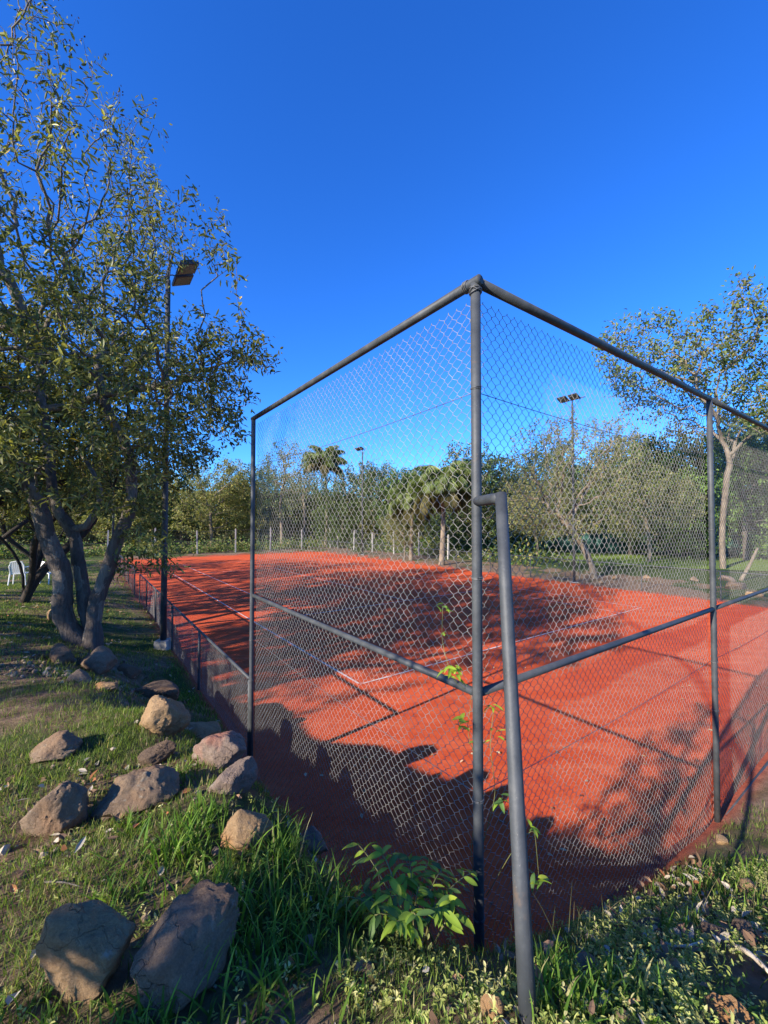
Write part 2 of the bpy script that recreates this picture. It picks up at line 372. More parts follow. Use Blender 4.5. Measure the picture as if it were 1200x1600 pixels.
for a in [(S0, B0, S1, B0), (S0, B1, S1, B1), (S0, B0 + .026, S0, B1 - .026), (S1, B0 + .026, S1, B1 - .026), (S0 + 1.37, B0 + .026, S0 + 1.37, B1 - .026), (S1 - 1.37, B0 + .026, S1 - 1.37, B1 - .026),
          (S0 + 1.4, B0 + 5.49, S1 - 1.4, B0 + 5.49), (S0 + 1.4, B1 - 5.49, S1 - 1.4, B1 - 5.49), ((S0 + S1) / 2, B0 + 5.52, (S0 + S1) / 2, B1 - 5.52)]:
    court_line(*a)

# ------------------------------------------------------------------ chain-link fences
def chain_mesh(name, o, d, length, z0, z1, parent, diam=0.064, wr=0.0014, mat='wire', bulge=None, detail=True, sides=3):
    """zigzag wires hooked into one another, standing on the line o + d*s"""
    o = np.asarray(o, float); d = np.asarray(d, float); nrm = np.array([-d[1], d[0]])
    m = MB(); wpitch = diam / 2; nw = int(length / wpitch); hk = diam / 2
    zk = np.arange(z0, z1 + 1e-6, hk); K = len(zk)
    for i in range(nw):
        # neighbouring wires are mirror images and hook into each other at the knuckles
        side = ((np.arange(K) + i) % 2).astype(float)
        sx = i * wpitch + side * wpitch
        hook = np.where(side > 0, 0.0015, -0.0015); zz = zk
        if detail:
            zz = np.column_stack([zk - 0.004, zk + 0.004]).ravel(); hook = np.column_stack([hook, -hook]).ravel()
            sd2 = np.repeat(side, 2); sx = np.repeat(sx, 2) + np.where(sd2 > 0, .0016, -.0016)
        off = hook + (bulge(sx, zz) if bulge else 0)
        kx = np.round(sx / wpitch) * 1.0
        jx = 0.0030 * np.sin(zz * 23 + kx * 1.3) + 0.0022 * np.sin(zz * 61 + kx * .7)
        jz = 0.0030 * np.sin(zz * 37 + kx * 2.1)
        P = np.column_stack([o[0] + d[0] * (sx + jx) + nrm[0] * off, o[1] + d[1] * (sx + jx) + nrm[1] * off, zz + jz])
        m.tube(P, wr, sides, False)
    return tag(m.build(name, M[mat], parent, True), kind='stuff')
def pipe(name, a, b, r, parent, sides=14, mat='metal'):
    m = MB(); a = np.asarray(a, float); b = np.asarray(b, float)
    m.tube(np.array([a + (b - a) * t for t in np.linspace(0, 1, 5)]), r, sides); return m.build(name, M[mat], parent, True)
def collar(p, r, parent, name='tie_wire', rings=2):
    m = MB(); th = np.linspace(0, 2 * np.pi, 15)
    for k in range(rings):
        z = p[2] + 0.006 * k
        m.tube(np.column_stack([p[0] + r * np.cos(th), p[1] + r * np.sin(th), z + 0.004 * np.sin(th + k)]), 0.0022, 5, False)
    return m.build(name, M['darkwire'], parent, True)
SP = 3.30; PR = 0.0245; FH = 4.0
fence = empty('tall_fence', uv(0, 0), 'tall dark grey pipe fence with chain-link mesh round the near corner of the clay court', 'fence')
fx, fy = fence.location.x, fence.location.y
def F3(u, v, z): return uv(u, v, z) - np.array([fx, fy, 0])
fence.location.z = 0
posts = [(0, 0), (0, SP)] + [(SP * k, 0) for k in range(1, 6)]
for (u, v) in posts:
    top = FH - 0.012
    zb = -0.15
    p = pipe('post', F3(u, v, zb), F3(u, v, top), PR, fence)
    for z in ((3.47, 2.55, 1.5, .95) if (u, v) == (0, 0) else (2.75, 1.5, 1.05)):
        collar(F3(u, v, z), PR + 0.002, fence)
pipe('top_rail', F3(0, -0.03, FH), F3(0, SP + 0.03, FH), PR, fence)
pipe('mid_rail', F3(0, PR, 2.0), F3(0, SP - PR, 2.0), 0.020, fence)
for k in range(5):
    pipe('top_rail', F3(SP * k + (0.02 if k == 0 else 0.001), 0, FH + 0.004), F3(SP * (k + 1) - 0.001, 0, FH + 0.004), PR, fence)
    pipe('mid_rail', F3(SP * k + PR, 0, 2.0), F3(SP * (k + 1) - PR, 0, 2.0), 0.020, fence)
# wire lashings on the top of the corner post
m = MB(); th = np.linspace(0, 2 * np.pi * 3, 40)
c = F3(0, 0, FH - 0.03); m.tube(np.column_stack([c[0] + .030 * np.cos(th), c[1] + .030 * np.sin(th), c[2] - .022 + .012 * np.sin(th * 1.3) + .012 * th / 19]), .003, 5)
c = F3(0, 0.04, FH); q = np.array([LV[0], LV[1], 0]); r_ = np.array([RV[0], RV[1], 0])
m.tube(c + q * (th / 19 * .03)[:, None] + .028 * (np.cos(th)[:, None] * r_ + np.sin(th)[:, None] * np.array([0, 0, 1])), .003, 5)
m.build('lashing_wire', M['darkwire'], fence, True)
for z in (3.47, 1.5):
    for a, b in (((0.03, 0), (0.03, SP)), ((0, 0.03), (SP, 0.03)), ((SP, 0.03), (2 * SP, 0.03))):
        P0, P1 = F3(*a, z), F3(*b, z); t = np.linspace(0, 1, 16)
        m = MB(); m.tube(P0 + (P1 - P0) * t[:, None] - np.array([0, 0, 1]) * (0.05 * t * (1 - t) * 4)[:, None] * .6, .0021, 5); m.build('tension_wire', M['darkwire'], fence, True)
# pipe brace: short stub and inclined leg
top = px(783, 778, 1.72) - np.array([fx, fy, 0]); cz = top[2]
ft = px(824, 1575, 1.15) - np.array([fx, fy, 0])
br = tag(pipe('brace', top + (top - ft) * 0.012, ft + (ft - top) * 0.04, 0.024, fence), 'inclined pipe leg bracing the corner post')
pipe('stub', F3(0, 0, cz) + unit(top - F3(0, 0, cz)) * 0.015, np.append(top[:2], cz), 0.024, br)
def bl(seed, amt):
    def f(s, z):
        return amt * (n2(s, z, 1.1, seed, 2) * 0.8 + 0.35 * n2(s, z, 4.0, seed + 3, 2)) * (0.35 + 0.9 * np.clip(1 - z / 1.6, 0, 1.0))
    return f
def loc2(u, v): p = F3(u, v, 0); return p[:2]
# chain mesh hangs on the court side of the posts
for z0, z1, sd_ in ((2.02, 3.965, 1.0), (0.0, 1.99, 2.0)):
    chain_mesh('chain_mesh', loc2(0.034, 0.03), LV, SP - 0.05, z0, z1, fence, bulge=bl(sd_, 0.012))
    chain_mesh('chain_mesh', loc2(0.03, 0.034), RV, SP - 0.05, z0, z1, fence, bulge=bl(sd_ + 5, 0.028 if z0 < 1 else 0.012))
    for k in range(1, 5):
        chain_mesh('chain_mesh', loc2(SP * k + 0.02, 0.034), RV, SP - 0.05, z0, z1, fence, bulge=bl(sd_ + 8 + k, 0.02), detail=(k == 1))
pipe('bottom_rail', F3(SP + .03, -0.02, 0.0), F3(SP * 2 - .03, -0.02, 0.0), 0.016, fence)

def low_fence(name, label, v_posts, u, gap=None, mesh_side=1, hgt=1.05, parts_mat='metal'):
    root = empty(name, uv(u, v_posts[0]), label, 'fence'); o = np.array([root.location.x, root.location.y, 0])
    for v in v_posts: pipe('post', uv(u, v, -0.1) - o, uv(u, v, hgt) - o, 0.021, root, 10)
    for a, b in zip(v_posts[:-1], v_posts[1:]):
        if gap and abs(a - gap) < .01: continue
        pipe('top_rail', uv(u, a, hgt + 0.012) - o, uv(u, b - .002, hgt + 0.012) - o, 0.019, root, 10)
        near = a < 12 and u < 5
        far = not near
        chain_mesh('chain_mesh', (uv(u + 0.03 * mesh_side, a + .01) - o)[:2], LV, b - a - .03, 0.0, hgt, root, wr=0.0015 if near else 0.0018, mat='wire' if near else 'darkwire', detail=near, diam=.064 if near else .10,
                   bulge=bl(a, 0.02))
    root.location.z = 0
    return root
lv = [5.85, 8.4, 10.95, 12.9, 14.8, 16.6, 19.2, 21.8, 24.4, 27.0, 29.6, 32.2, 34.7]
low_fence('low_fence', 'low dark chain-link fence along the grassy left side of the court', [SP + .03] + lv, -0.01, gap=14.8)
low_fence('low_fence', 'low dark chain-link fence along the far right side of the court', [1.0 + 2.6 * k for k in range(14)], CU + 0.25)

# rear boundary fence with pale concrete posts
def concrete_fence(name, label, P0, P1, n, hgt):
    P0 = np.array(P0, float); P1 = np.array(P1, float); root = empty(name, (P0[0], P0[1], 0), label, 'fence')
    m0 = None; pts = []
    for i in range(n):
        q = P0 + (P1 - P0) * i / (n - 1); z = h1(q[0], q[1]); hh = hgt * (1 + 0.06 * math.sin(i * 2.3)); pts.append((q[0] - P0[0], q[1] - P0[1], z + hh))
        if m0 is None:
            m = MB(); m.box((0, 0, 0.5), (.10, .10, 1.0)); m.box((0, 0, 1.02), (.08, .08, .04)); m0 = m.mesh('post', M['concrete'])
        p = link('post', m0, root); p.location = (q[0] - P0[0], q[1] - P0[1], z - 0.1); p.scale = (1, 1, hh + .1); p.rotation_euler = (rad(1.6 * math.sin(i * 3.1)), rad(1.4 * math.sin(i * 1.7)), 0.6)
    for f in (0.97, 0.55):
        m = MB(); m.tube(np.array([(a, b, c * f) for a, b, c in pts]), .010, 5); m.build('fence_wire', M['darkwire'], root)
    L = np.linalg.norm(P1 - P0); d = (P1 - P0) / L
    chain_mesh('chain_mesh', (0, 0), d, L, 0.1, hgt * .97, root, diam=.14, wr=.0022, mat='darkwire', detail=False)
    return root
concrete_fence('boundary_fence', 'wire fence with pale concrete posts behind the far end of the court', uv(-26, 37.2)[:2], uv(19.3, 37.0)[:2], 15, 2.05)
concrete_fence('boundary_fence', 'wire fence with pale concrete posts beyond the right side of the court', uv(19.6, 36.0)[:2], uv(19.6, 20.0)[:2], 6, 1.8)

# ------------------------------------------------------------------ floodlight poles
def lamp_pole(u, v, hgt, label, inward, seedrot=0):
    base = uv(u, v); z = h1(base[0], base[1]); root = empty('floodlight_pole', (base[0], base[1], z), label, 'street lamp', 'floodlight poles round the court')
    m = MB(); m.box((0, 0, 0.06 if u < 0 and v < 10 else -.1), (.26, .26, .26)); m.build('footing', M['concrete'], root)
    m = MB(); m.tube([(0, 0, z_) for z_ in (0, hgt * .3, hgt * .6, hgt - .35)], [.062, .058, .054, .050], 12); m.build('pole', M['metal'], root, True)
    inw = np.array([*(RV * inward), 0]); al = np.array([*LV, 0])
    m = MB(); m.tube([(0, 0, hgt - .4), (0, 0, hgt - .1), tuple(inw * .05 + np.array([0, 0, hgt]))], .028, 8); m.build('pole_top', M['metal'], root, True)
    arm = MB(); arm.tube([tuple(-al * .62 + [0, 0, hgt - .12]), tuple(al * .62 + [0, 0, hgt - .12])], .022, 8); arm.build('crossarm', M['metal'], root, True)
    for s in (-1, 1):
        b_ = MB(); b_.tube([(0, 0, hgt - .55), tuple(al * s * .42 + [0, 0, hgt - .13])], .010, 6); b_.build('strut', M['metal'], root, True)
        c = al * s * .27 + inw * .33 + np.array([0, 0, hgt - .10])
        tilt = rad(24); zax = -inw * math.sin(tilt) + np.array([0, 0, -math.cos(tilt)]) * 1.0
        zax = unit(inw * math.sin(tilt) + np.array([0, 0, -math.cos(tilt)])); yax = al; xax = np.cross(yax, zax)
        R = np.column_stack([xax, yax, zax])
        h_ = MB(); h_.box(c, (.40, .44, .05), R); h_.box(c - zax * .045, (.30, .34, .05), R)
        for q in range(7): h_.box(c - zax * .075 + yax * (q - 3) * .05, (.28, .012, .04), R)
        hd = h_.build('lamp_head', M['head'], root)
        l_ = MB(); l_.box(c + zax * .027, (.34, .38, .006), R); l_.build('lamp_glass', M['lens'], hd)
        y_ = MB(); y_.tube([tuple(al * s * .27 + [0, 0, hgt - .12]), tuple(al * s * .27 + inw * .12 + [0, 0, hgt - .06]), tuple(c - zax * .04)], .013, 6); y_.build('bracket', M['head'], hd)
    return root
lamp_pole(-0.16, 8.5, 8.25, 'floodlight pole with twin lamps rising through the left tree, nearest on the left', 1)
lamp_pole(17.0, 9.1, 8.7, 'tall floodlight pole standing in front of the pale leaning trunk', -1)
lamp_pole(17.2, 27.6, 8.9, 'slim far floodlight pole between the palms behind the court', -1)
lamp_pole(-0.25, 26.5, 8.3, 'distant floodlight pole at the far end of the low left fence', 1)

# ------------------------------------------------------------------ rocks
_ico = None
def rock(p, size, rotz, seed, label, mat='rock', tilt=(0, 0), sink=0.3, sharp=20, name='boulder', sub=4):
    """faceted boulder: intersection of random half-spaces, roughened"""
    r = np.random.default_rng(seed)
    bm = bmesh.new(); bmesh.ops.create_icosphere(bm, subdivisions=sub, radius=1)
    D = np.array([v.co[:] for v in bm.verts]); D = unit(D)
    N = unit(r.normal(size=(18, 3))); dd = r.uniform(.62, 1.0, 18)
    q = np.clip(D @ N.T, 0.02, None) / dd
    rr = 1 / (np.sum(q ** sharp, 1) ** (1 / sharp)); rr = np.clip(rr, .4, 1.35)
    rr *= 1 + 0.12 * fbm(D * 2.2 + seed, 3) + 0.075 * fbm(D * 6 + seed, 4) - .05 * np.abs(fbm(D @ np.array([[9, 0, 0], [0, 2.5, 0], [0, 0, 5.0]]) + seed, 3)) - 0.05 * np.abs(fbm(D * np.array([3, 3, 9]) + seed * 2, 3)) + .03 * fbm(D * 14 + seed, 3) - .06 * np.clip(fbm(D * 4.3 + seed * 3, 3) - .15, 0, 1)
    V = D * rr[:, None]; V /= np.abs(V).max(0)
    V = V * np.array(size) / 2
    for v, c in zip(bm.verts, V): v.co = c
    for f in bm.faces: f.smooth = True
    me = bpy.data.meshes.new(name); bm.to_mesh(me); bm.free(); me.materials.append(M[mat])
    try: me.set_sharp_from_angle(angle=rad(38))
    except Exception: pass
    o = link(name, me); z = h1(p[0], p[1])
    o.location = (p[0], p[1], z + size[2] * (0.5 - sink)); o.rotation_euler = (rad(tilt[0]), rad(tilt[1]), rad(rotz))
    return tag(o, label, 'rock')
ROCKS = []
def rk(x, y, d, size, rotz, seed, label, mat='rock', tilt=(0, 0), sink=.3, **k):
    q = px(x, y, d); ROCKS.append((q[0], q[1], max(size[0], size[1]) / 2)); return rock(q, size, rotz, seed, label, mat, tilt, sink, **k)
def rbox(x0, x1, y0, y1, prop, rotz, seed, label, mat='rock', tilt=(0, 0), sink=.25, **k):
    """boulder resting on the bank where its outline is seen; prop = depth and height as shares of its width"""
    xc, yc = (x0 + x1) / 2, (y0 + y1) / 2; ds = np.linspace(1.05, 9.0, 400); Q_ = np.array([px(xc, yc, d) for d in ds])
    wds = (x1 - x0) / F * ds * .92; gap = Q_[:, 2] - (H(Q_[:, 0], Q_[:, 1]) + wds * prop[1] * (.5 - sink * .8))
    i = int(np.argmax(gap <= 0)) if (gap <= 0).any() else int(np.argmin(np.abs(gap))); d, wd, q = ds[i], wds[i], Q_[i]; hh = wd * prop[1]
    ROCKS.append((q[0], q[1], max(wd, wd * prop[0]) / 2)); return rock(q, (wd, wd * prop[0], hh), rotz, seed, label, mat, tilt, sink, sub=5 if d < 4 else 4, **k)
rbox(72, 212, 1385, 1570, (.75, 1.25), 15, 11, 'large brown boulder with a sunlit left face at the lower left corner', 'rock_gold', (6, -8), .2)
rbox(236, 366, 1385, 1590, (1.45, 1.0), -28, 12, 'long smooth grey-brown boulder leaning in the grass at the bottom', 'rock', (16, 6), .2, sharp=9)
rbox(48, 152, 1203, 1318, (1.0, 1.05), -35, 13, 'craggy brown boulder at the left, beside the wide flat stone', 'rock', (10, 14), .22)
rbox(158, 280, 1195, 1278, (.8, .72), 5, 14, 'broad rounded tan boulder in the middle of the rock group', 'rock', (0, 6), .25)
rbox(343, 430, 1256, 1338, (.9, .95), 15, 15, 'pale tan cracked stone half hidden by long grass blades', 'rock_gold', (0, 0), .25)
rbox(320, 428, 1173, 1252, (.65, .66), 28, 16, 'pointed slab smeared with red clay at the edge of the bank', 'rock_red', (12, -18), .22)
rbox(298, 387, 1138, 1207, (.75, .72), 10, 17, 'blocky stone with a red patch beside the fence post', 'rock_red', (0, 5), .22)
rbox(278, 347, 1126, 1162, (.75, .52), -10, 18, 'flat pinkish slab behind the stone with the red patch', 'rock_gold', (0, 6), .25)
rbox(213, 277, 1162, 1202, (.5, .58), 30, 19, 'thin dark wedge of stone between the golden and broad boulders', 'rock_dark', (0, -18), .25)
rbox(208, 297, 1082, 1152, (.9, .85), 12, 20, 'squared golden boulder with a sculpted hollow face', 'rock_gold', (0, 0), .18)
rbox(43, 147, 1140, 1192, (.7, .50), -6, 21, 'wide flat brown stone lying in the short turf', 'rock', (0, 4), .3)
rbox(462, 514, 1286, 1342, (1.0, 1.1), 20, 22, 'small red-stained stone at the lip of the bank by the fence', 'rock_red', (0, 0), .2)
rbox(195, 292, 1062, 1102, (.6, .42), -8, 23, 'shaded dark slab directly behind the squared golden boulder', 'rock_dark', (0, 3), .25)
rbox(118, 187, 1008, 1062, (.75, .75), 15, 24, 'rounded mossy grey boulder at the foot of the forked tree', 'rock', (0, 8), .22)
rbox(68, 122, 1003, 1042, (.75, .68), -20, 25, 'dull grey stone left of the mossy boulder under the tree', 'rock_dark', (0, 0), .25)
rbox(183, 227, 1033, 1066, (.75, .5), 30, 26, 'flat shaded slab sliding towards the ditch below the tree', 'rock_dark', (0, 12), .25)
rbox(102, 146, 1044, 1072, (.75, .55), 0, 27, 'low rubble stone in front of the mossy boulder', 'rock', (0, 0), .3)
rbox(144, 184, 1063, 1082, (.7, .42), 20, 28, 'small pale flat stone in the turf below the tree', 'rock_gold', (0, 0), .3)
rbox(73, 93, 930, 966, (1.0, 1.5), 0, 29, 'pale upright stone left of the forked trunk', 'rock_gold', (0, 0), .2)
rk(915, 1472, 1.50, (.10, .08, .07), 10, 30, 'small grey and rust stone among the weeds right of the brace', 'rock', (0, 0), .3, name='stone', sub=3)
rk(1055, 1470, 1.52, (.065, .06, .06), 0, 31, 'smooth pale round pebble among the weeds', 'rock_gold', (0, 0), .3, sharp=5, name='stone', sub=3)
rk(1150, 1580, 1.26, (.16, .10, .07), -30, 32, 'pale angular stone in the bottom right corner', 'rock_gold', (0, 0), .3, name='stone', sub=3)
rk(1160, 1384, 1.9, (.14, .10, .08), 12, 33, 'dark stone in the shaded grass on the right bank', 'rock_dark', (0, 0), .3, name='stone', sub=3)
rk(1120, 1400, 1.85, (.16, .12, .07), -20, 34, 'low dark slab next to the shaded right bank grass', 'rock_dark', (0, 0), .35, name='stone', sub=3)
rk(1168, 1310, 2.6, (.16, .12, .10), 30, 35, 'tan stone in sunny grass right of the fence post', 'rock_gold', (0, 0), .3, name='stone', sub=3)
rk(1010, 1412, 2.0, (.16, .10, .08), 10, 36, 'grey weathered root-like stone on the crest before the court', 'rock_dark', (0, 0), .3, name='stone', sub=3)
rk(775, 1585, 1.16, (.075, .06, .07), 10, 37, 'small cream stone beside the foot of the brace', 'rock_gold', (0, 0), .3, sharp=5, name='stone', sub=3)
rk(1128, 1290, 3.5, (.14, .12, .09), 10, 38, 'stone at the foot of the right fence post', 'rock_gold', (0, 0), .3, name='stone', sub=3)
for i, (x, y, d, s) in enumerate([(1150, 925, 17, .9), (1085, 905, 19, .6), (1010, 905, 20, .5), (1135, 908, 19, .7), (1180, 930, 15.5, .6), (960, 900, 20, .45), (940, 907, 19, .4)]):
    rk(x, y, d, (s, s * .7, s * .5), 40 * i, 40 + i, ['dark rock beyond the court beside the big pale tree', 'brown rock on the dirt strip beyond the court', 'low stone on the dirt strip behind the white corner line', 'dark red-brown rock right behind the fence post', 'tan rock at the right edge beyond the clay', 'pale stone near the leaning trunk', 'grey stone at the foot of the leaning trunk'][i], ['rock_dark', 'rock', 'rock', 'rock_red', 'rock_gold', 'rock_gold', 'rock'][i], sub=3)

# ------------------------------------------------------------------ leaves and branching
def leaves(mb, P, D, N, L, Wd, tone, fold=0.25, droop=0.0):
    """one six-vertex folded leaf for each row"""
    P = np.asarray(P); n = len(P); D = unit(D); S = unit(np.cross(D, N)); N = np.cross(S, D)
    L = np.broadcast_to(L, (n,))[:, None]; Wd = np.broadcast_to(Wd, (n,))[:, None]
    dz = np.array([0, 0, -1.0])
    b = P; t = P + D * L + dz * L * droop
    m1 = P + D * L * .35 + dz * L * droop * .12; m2 = P + D * L * .70 + dz * L * droop * .45
    V = np.stack([b, m1 + S * Wd * .5 + N * Wd * fold, m2 + S * Wd * .42 + N * Wd * fold * .8, t, m2 - S * Wd * .42 + N * Wd * fold * .8, m1 - S * Wd * .5 + N * Wd * fold], 1).reshape(-1, 3)
    k = np.arange(n)[:, None] * 6
    Q = np.vstack([k + np.array([0, 1, 2, 3]), k + np.array([0, 3, 4, 5])])
    mb.add(V, Q, None, np.repeat(tone, 6, 0))
def tones(n, pal, r, jit=0.25):
    pal = np.array(pal); w_ = pal[:, 3] / pal[:, 3].sum(); i = r.choice(len(pal), n, p=w_)
    return np.clip(pal[i, :3] * (1 + jit * r.normal(size=(n, 1))), .004, .9)
def rdir(n, r): return unit(r.normal(size=(n, 3)))

def colonize(att, paths, D, kill, r, iters=200, up=0.0, jitter=0.25):
    """space colonisation: grows the given start paths into the attractor cloud"""
    P = []; par = []
    for path, parent in paths:
        base = len(P)
        for i, q in enumerate(path):
            P.append(np.array(q, float)); par.append(parent if i == 0 else base + i - 1)
    P = list(P); A = att.copy(); PA = np.array(P)
    d2 = ((A[:, None] - PA[None]) ** 2).sum(-1); ni = d2.argmin(1); nd = np.sqrt(d2.min(1))
    kids = {}
    for it in range(iters):
        if len(A) == 0: break
        PA = np.array(P); dirs = unit(A - PA[ni]); acc = np.zeros((len(P), 3)); cnt = np.zeros(len(P))
        np.add.at(acc, ni, dirs); np.add.at(cnt, ni, 1)
        nodes = np.nonzero(cnt)[0]; newi = []
        for k in nodes:
            if kids.get(k, 0) >= 3: continue
            dv = acc[k] / cnt[k] + jitter * r.normal(size=3) + np.array([0, 0, up]); dv /= np.linalg.norm(dv) + 1e-9
            kids[k] = kids.get(k, 0) + 1; newi.append(len(P)); P.append(P[k] + dv * D); par.append(int(k))
        if not newi: break
        NP = np.array([P[k] for k in newi]); dd = np.sqrt(((A[:, None] - NP[None]) ** 2).sum(-1)); mi = dd.argmin(1); md = dd.min(1)
        up_ = md < nd; ni = np.where(up_, np.array(newi)[mi], ni); nd = np.where(up_, md, nd)
        keep = nd > kill; A, ni, nd = A[keep], ni[keep], nd[keep]
    return np.array(P), np.array(par)
def radii(P, par, r0, rb):
    n = len(P); kids = np.zeros(n, int)
    for i in range(n):
        if par[i] >= 0: kids[par[i]] += 1
    nl = max(2, int((kids == 0).sum())); ex = math.log(nl) / math.log(rb / r0)
    acc = np.zeros(n); R = np.zeros(n)
    for i in range(n - 1, -1, -1):
        R[i] = r0 if kids[i] == 0 else acc[i] ** (1 / ex)
        if par[i] >= 0: acc[par[i]] += R[i] ** ex
    return R, kids
def skeleton_mesh(P, par, R, sides_of, rmin=0.0):
    n = len(P); ch = [[] for _ in range(n)]
    for i in range(n):
        if par[i] >= 0: ch[par[i]].append(i)
    mb = MB(); stack = [(i, -1) for i in range(n) if par[i] < 0]
    while stack:
        s, pr = stack.pop(); path = [s]; k = s
        while ch[k]:
            c = sorted(ch[k], key=lambda q: -R[q])
            for q in c[1:]: stack.append((q, k))
            k = c[0]; path.append(k)
        idx = ([pr] if pr >= 0 else []) + path
        if len(idx) < 2: continue
        rr = R[idx].copy()
        if pr >= 0: rr[0] = min(R[pr] * .9, rr[1] * 1.25)
        if rr.max() < rmin: continue
        rr[-1] *= .5
        mb.tube(P[idx], rr, sides_of(rr.max()), False)
    return mb
def sides_of(r): return 12 if r > .07 else 8 if r > .03 else 5 if r > .012 else 3
def smooth_path(pts, step):
    pts = np.array(pts, float); seg = np.linalg.norm(np.diff(pts, axis=0), axis=1); s = np.r_[0, np.cumsum(seg)]
    n = max(3, int(s[-1] / step)); t = np.linspace(0, s[-1], n)
    q = np.column_stack([np.interp(t, s, pts[:, k]) for k in range(3)])
    for _ in range(3): q[1:-1] = (q[:-2] + 2 * q[1:-1] + q[2:]) / 4
    return q
def leaf_points(P, par, R, kids, thr, per, r, spread):
    idx = np.nonzero((R < thr) & (par >= 0))[0]; idx = np.repeat(idx, per); t = r.random(len(idx))[:, None]
    a, b = P[par[idx]], P[idx]; d = unit(b - a)
    return a + (b - a) * t + r.normal(size=(len(idx), 3)) * spread, d, np.where(kids[idx] == 0, 1, 0)

OLIVE = [(.150, .155, .040, 5), (.095, .110, .034, 4), (.225, .215, .060, 3), (.34, .31, .095, 2), (.055, .070, .026, 3), (.46, .32, .05, .3)]

# ---- the forked tree on the left
def main_tree():
    r = np.random.default_rng(21); base = px(128, 1003, 6.55); base[2] = h1(base[0], base[1]) - .08
    root = empty('forked_tree', base, 'big forked tree with olive leaves and grey trunks at the left edge', 'tree')
    D0 = 6.55
    def path(l, dd=0): return np.array([px(x, y, D0 + q) for x, y, q in l])
    t1 = smooth_path(np.vstack([base, path([(97, 962, -.1), (98, 925, -.12), (97, 890, -.15), (81, 855, -.2), (66, 820, -.2), (60, 785, -.25), (42, 748, -.4), (-6, 698, -.6), (-60, 640, -.7)])]), .13)
    t2 = smooth_path(np.vstack([base + [.1, .1, 0], path([(131, 925, .1), (120, 883, .15), (123, 841, .2), (100, 816, .25), (83, 786, .3), (78, 720, .4), (64, 620, .5), (60, 520, .5)])]), .13)
    t3 = smooth_path(np.vstack([base + [.14, -.03, 0], path([(153, 932, 0), (167, 890, 0), (186, 841, 0), (201, 800, 0), (209, 765, .1), (200, 700, .2), (165, 640, .2), (150, 560, .1)])]), .13)
    paths = [(t1, -1), (t2, -1), (t3, -1)]
    off2 = len(t1); i832 = off2 + int(np.argmin(np.abs(t2[:, 2] - px(122, 832, 6.7)[2])))
    paths.append((smooth_path(path([(135, 822, .2), (160, 800, .25), (166, 772, .3), (150, 742, .4), (120, 700, .6)]), .22), i832))
    i2 = off2 + int(np.argmin(np.abs(t2[:, 2] - px(66, 640, 7.0)[2])))
    paths.append((smooth_path(path([(110, 635, .4), (160, 615, .2), (205, 608, .1), (250, 606, 0), (300, 590, -.1)]), .22), i2))
    # crown volume: outline of the right side follows the photograph, the rest is round
    A = []
    ys = np.array([-260, -120, 0, 100, 200, 300, 370, 405, 430, 470, 500, 540, 600, 650, 700, 745, 790]); xs = np.array([-160, 20, 95, 165, 225, 300, 335, 300, 285, 320, 400, 440, 425, 405, 365, 300, 230])
    n = 26000; q = np.column_stack([r.uniform(-9.6, -1.4, n), r.uniform(3.9, 9.3, n), r.uniform(3.0, 13.6, n)])
    xp = 600 + q[:, 0] / q[:, 1] * F; yp = 816 - (q[:, 2] - CAMZ) / q[:, 1] * F; yy = 816 - (q[:, 2] - CAMZ) / 6.55 * F
    cx, cy_ = -5.6, 6.5; hw = np.maximum((np.interp(yy, ys, xs) - 600) / F * 6.55 - cx, .4)
    e = np.sqrt(np.clip(1 - (np.abs(q[:, 1] - cy_) / 2.7) ** 2, 0, 1))
    lim = np.where(q[:, 0] > cx, hw * e, 3.9 * e * np.clip((13.8 - q[:, 2]) / 6, .3, 1))
    dens = 0.30 + 0.62 * fbm(q * .6 + 3.3, 2) + .40 * np.abs(q[:, 0] - cx) / np.maximum(lim, .1) - np.clip((q[:, 2] - 6.5) * .07, 0, .30)
    lim = lim * (1 + .30 * fbm(q * .75 + 8.1, 2)); xo = np.interp(yp, ys, xs) + 34 * fbm(q * 1.1 + 4.4, 2) * 1.6
    A = q[(np.abs(q[:, 0] - cx) <= lim) & (xp <= xo) & ~((xp > 262) & (xp < 345) & (yp > 395) & (yp < 480)) & (r.random(n) < dens)][:4600]
    cc = px(288, 690, 7.3); A = np.vstack([A, cc + unit(r.normal(size=(330, 3))) * (r.random((330, 1)) ** .45) * np.array([.80, .75, .72])])
    tw = np.array([px(x, y, 6.55 + r.normal() * .6) for x, y in [(330, 295), (350, 330), (385, 392), (372, 360), (310, 285), (240, 140), (185, 80), (180, 120), (210, 140), (105, 20), (60, 10), (110, 60), (345, 395), (300, 270), (360, 375), (420, 510), (432, 525), (420, 575), (390, 690), (380, 700), (405, 640), (275, 215), (235, 190), (330, 420), (355, 370), (130, 30), (30, -20)] + [(250 + 45 * k / 13 + 8 * math.sin(k * 2.2), 790 + 115 * k / 13) for k in range(14)]])
    A = np.vstack([A, tw])
    P, par = colonize(A, paths, .20, .26, r, 140, 0.01, .40)
    R, kids = radii(P, par, .0042, .21)
    # thicker trunks along the drawn paths
    n1, n2_, n3 = len(t1), len(t2), len(t3)
    for s, n, r0, r1 in ((0, n1, .135, .085), (n1, n2_, .088, .045), (n1 + n2_, n3, .108, .045)):
        ln_ = np.linspace(r0, r1, n); R[s:s + n] = np.clip(R[s:s + n], ln_, ln_ * 1.1); R[s] *= 1.5; R[s + 1] *= 1.25; R[s + 2] *= 1.1
    s = n1 + n2_ + n3
    for pth, _ in paths[3:]:
        n = len(pth); R[s:s + n] = np.maximum(R[s:s + n], np.linspace(.060, .022, n)); s += n
    PL = P - base
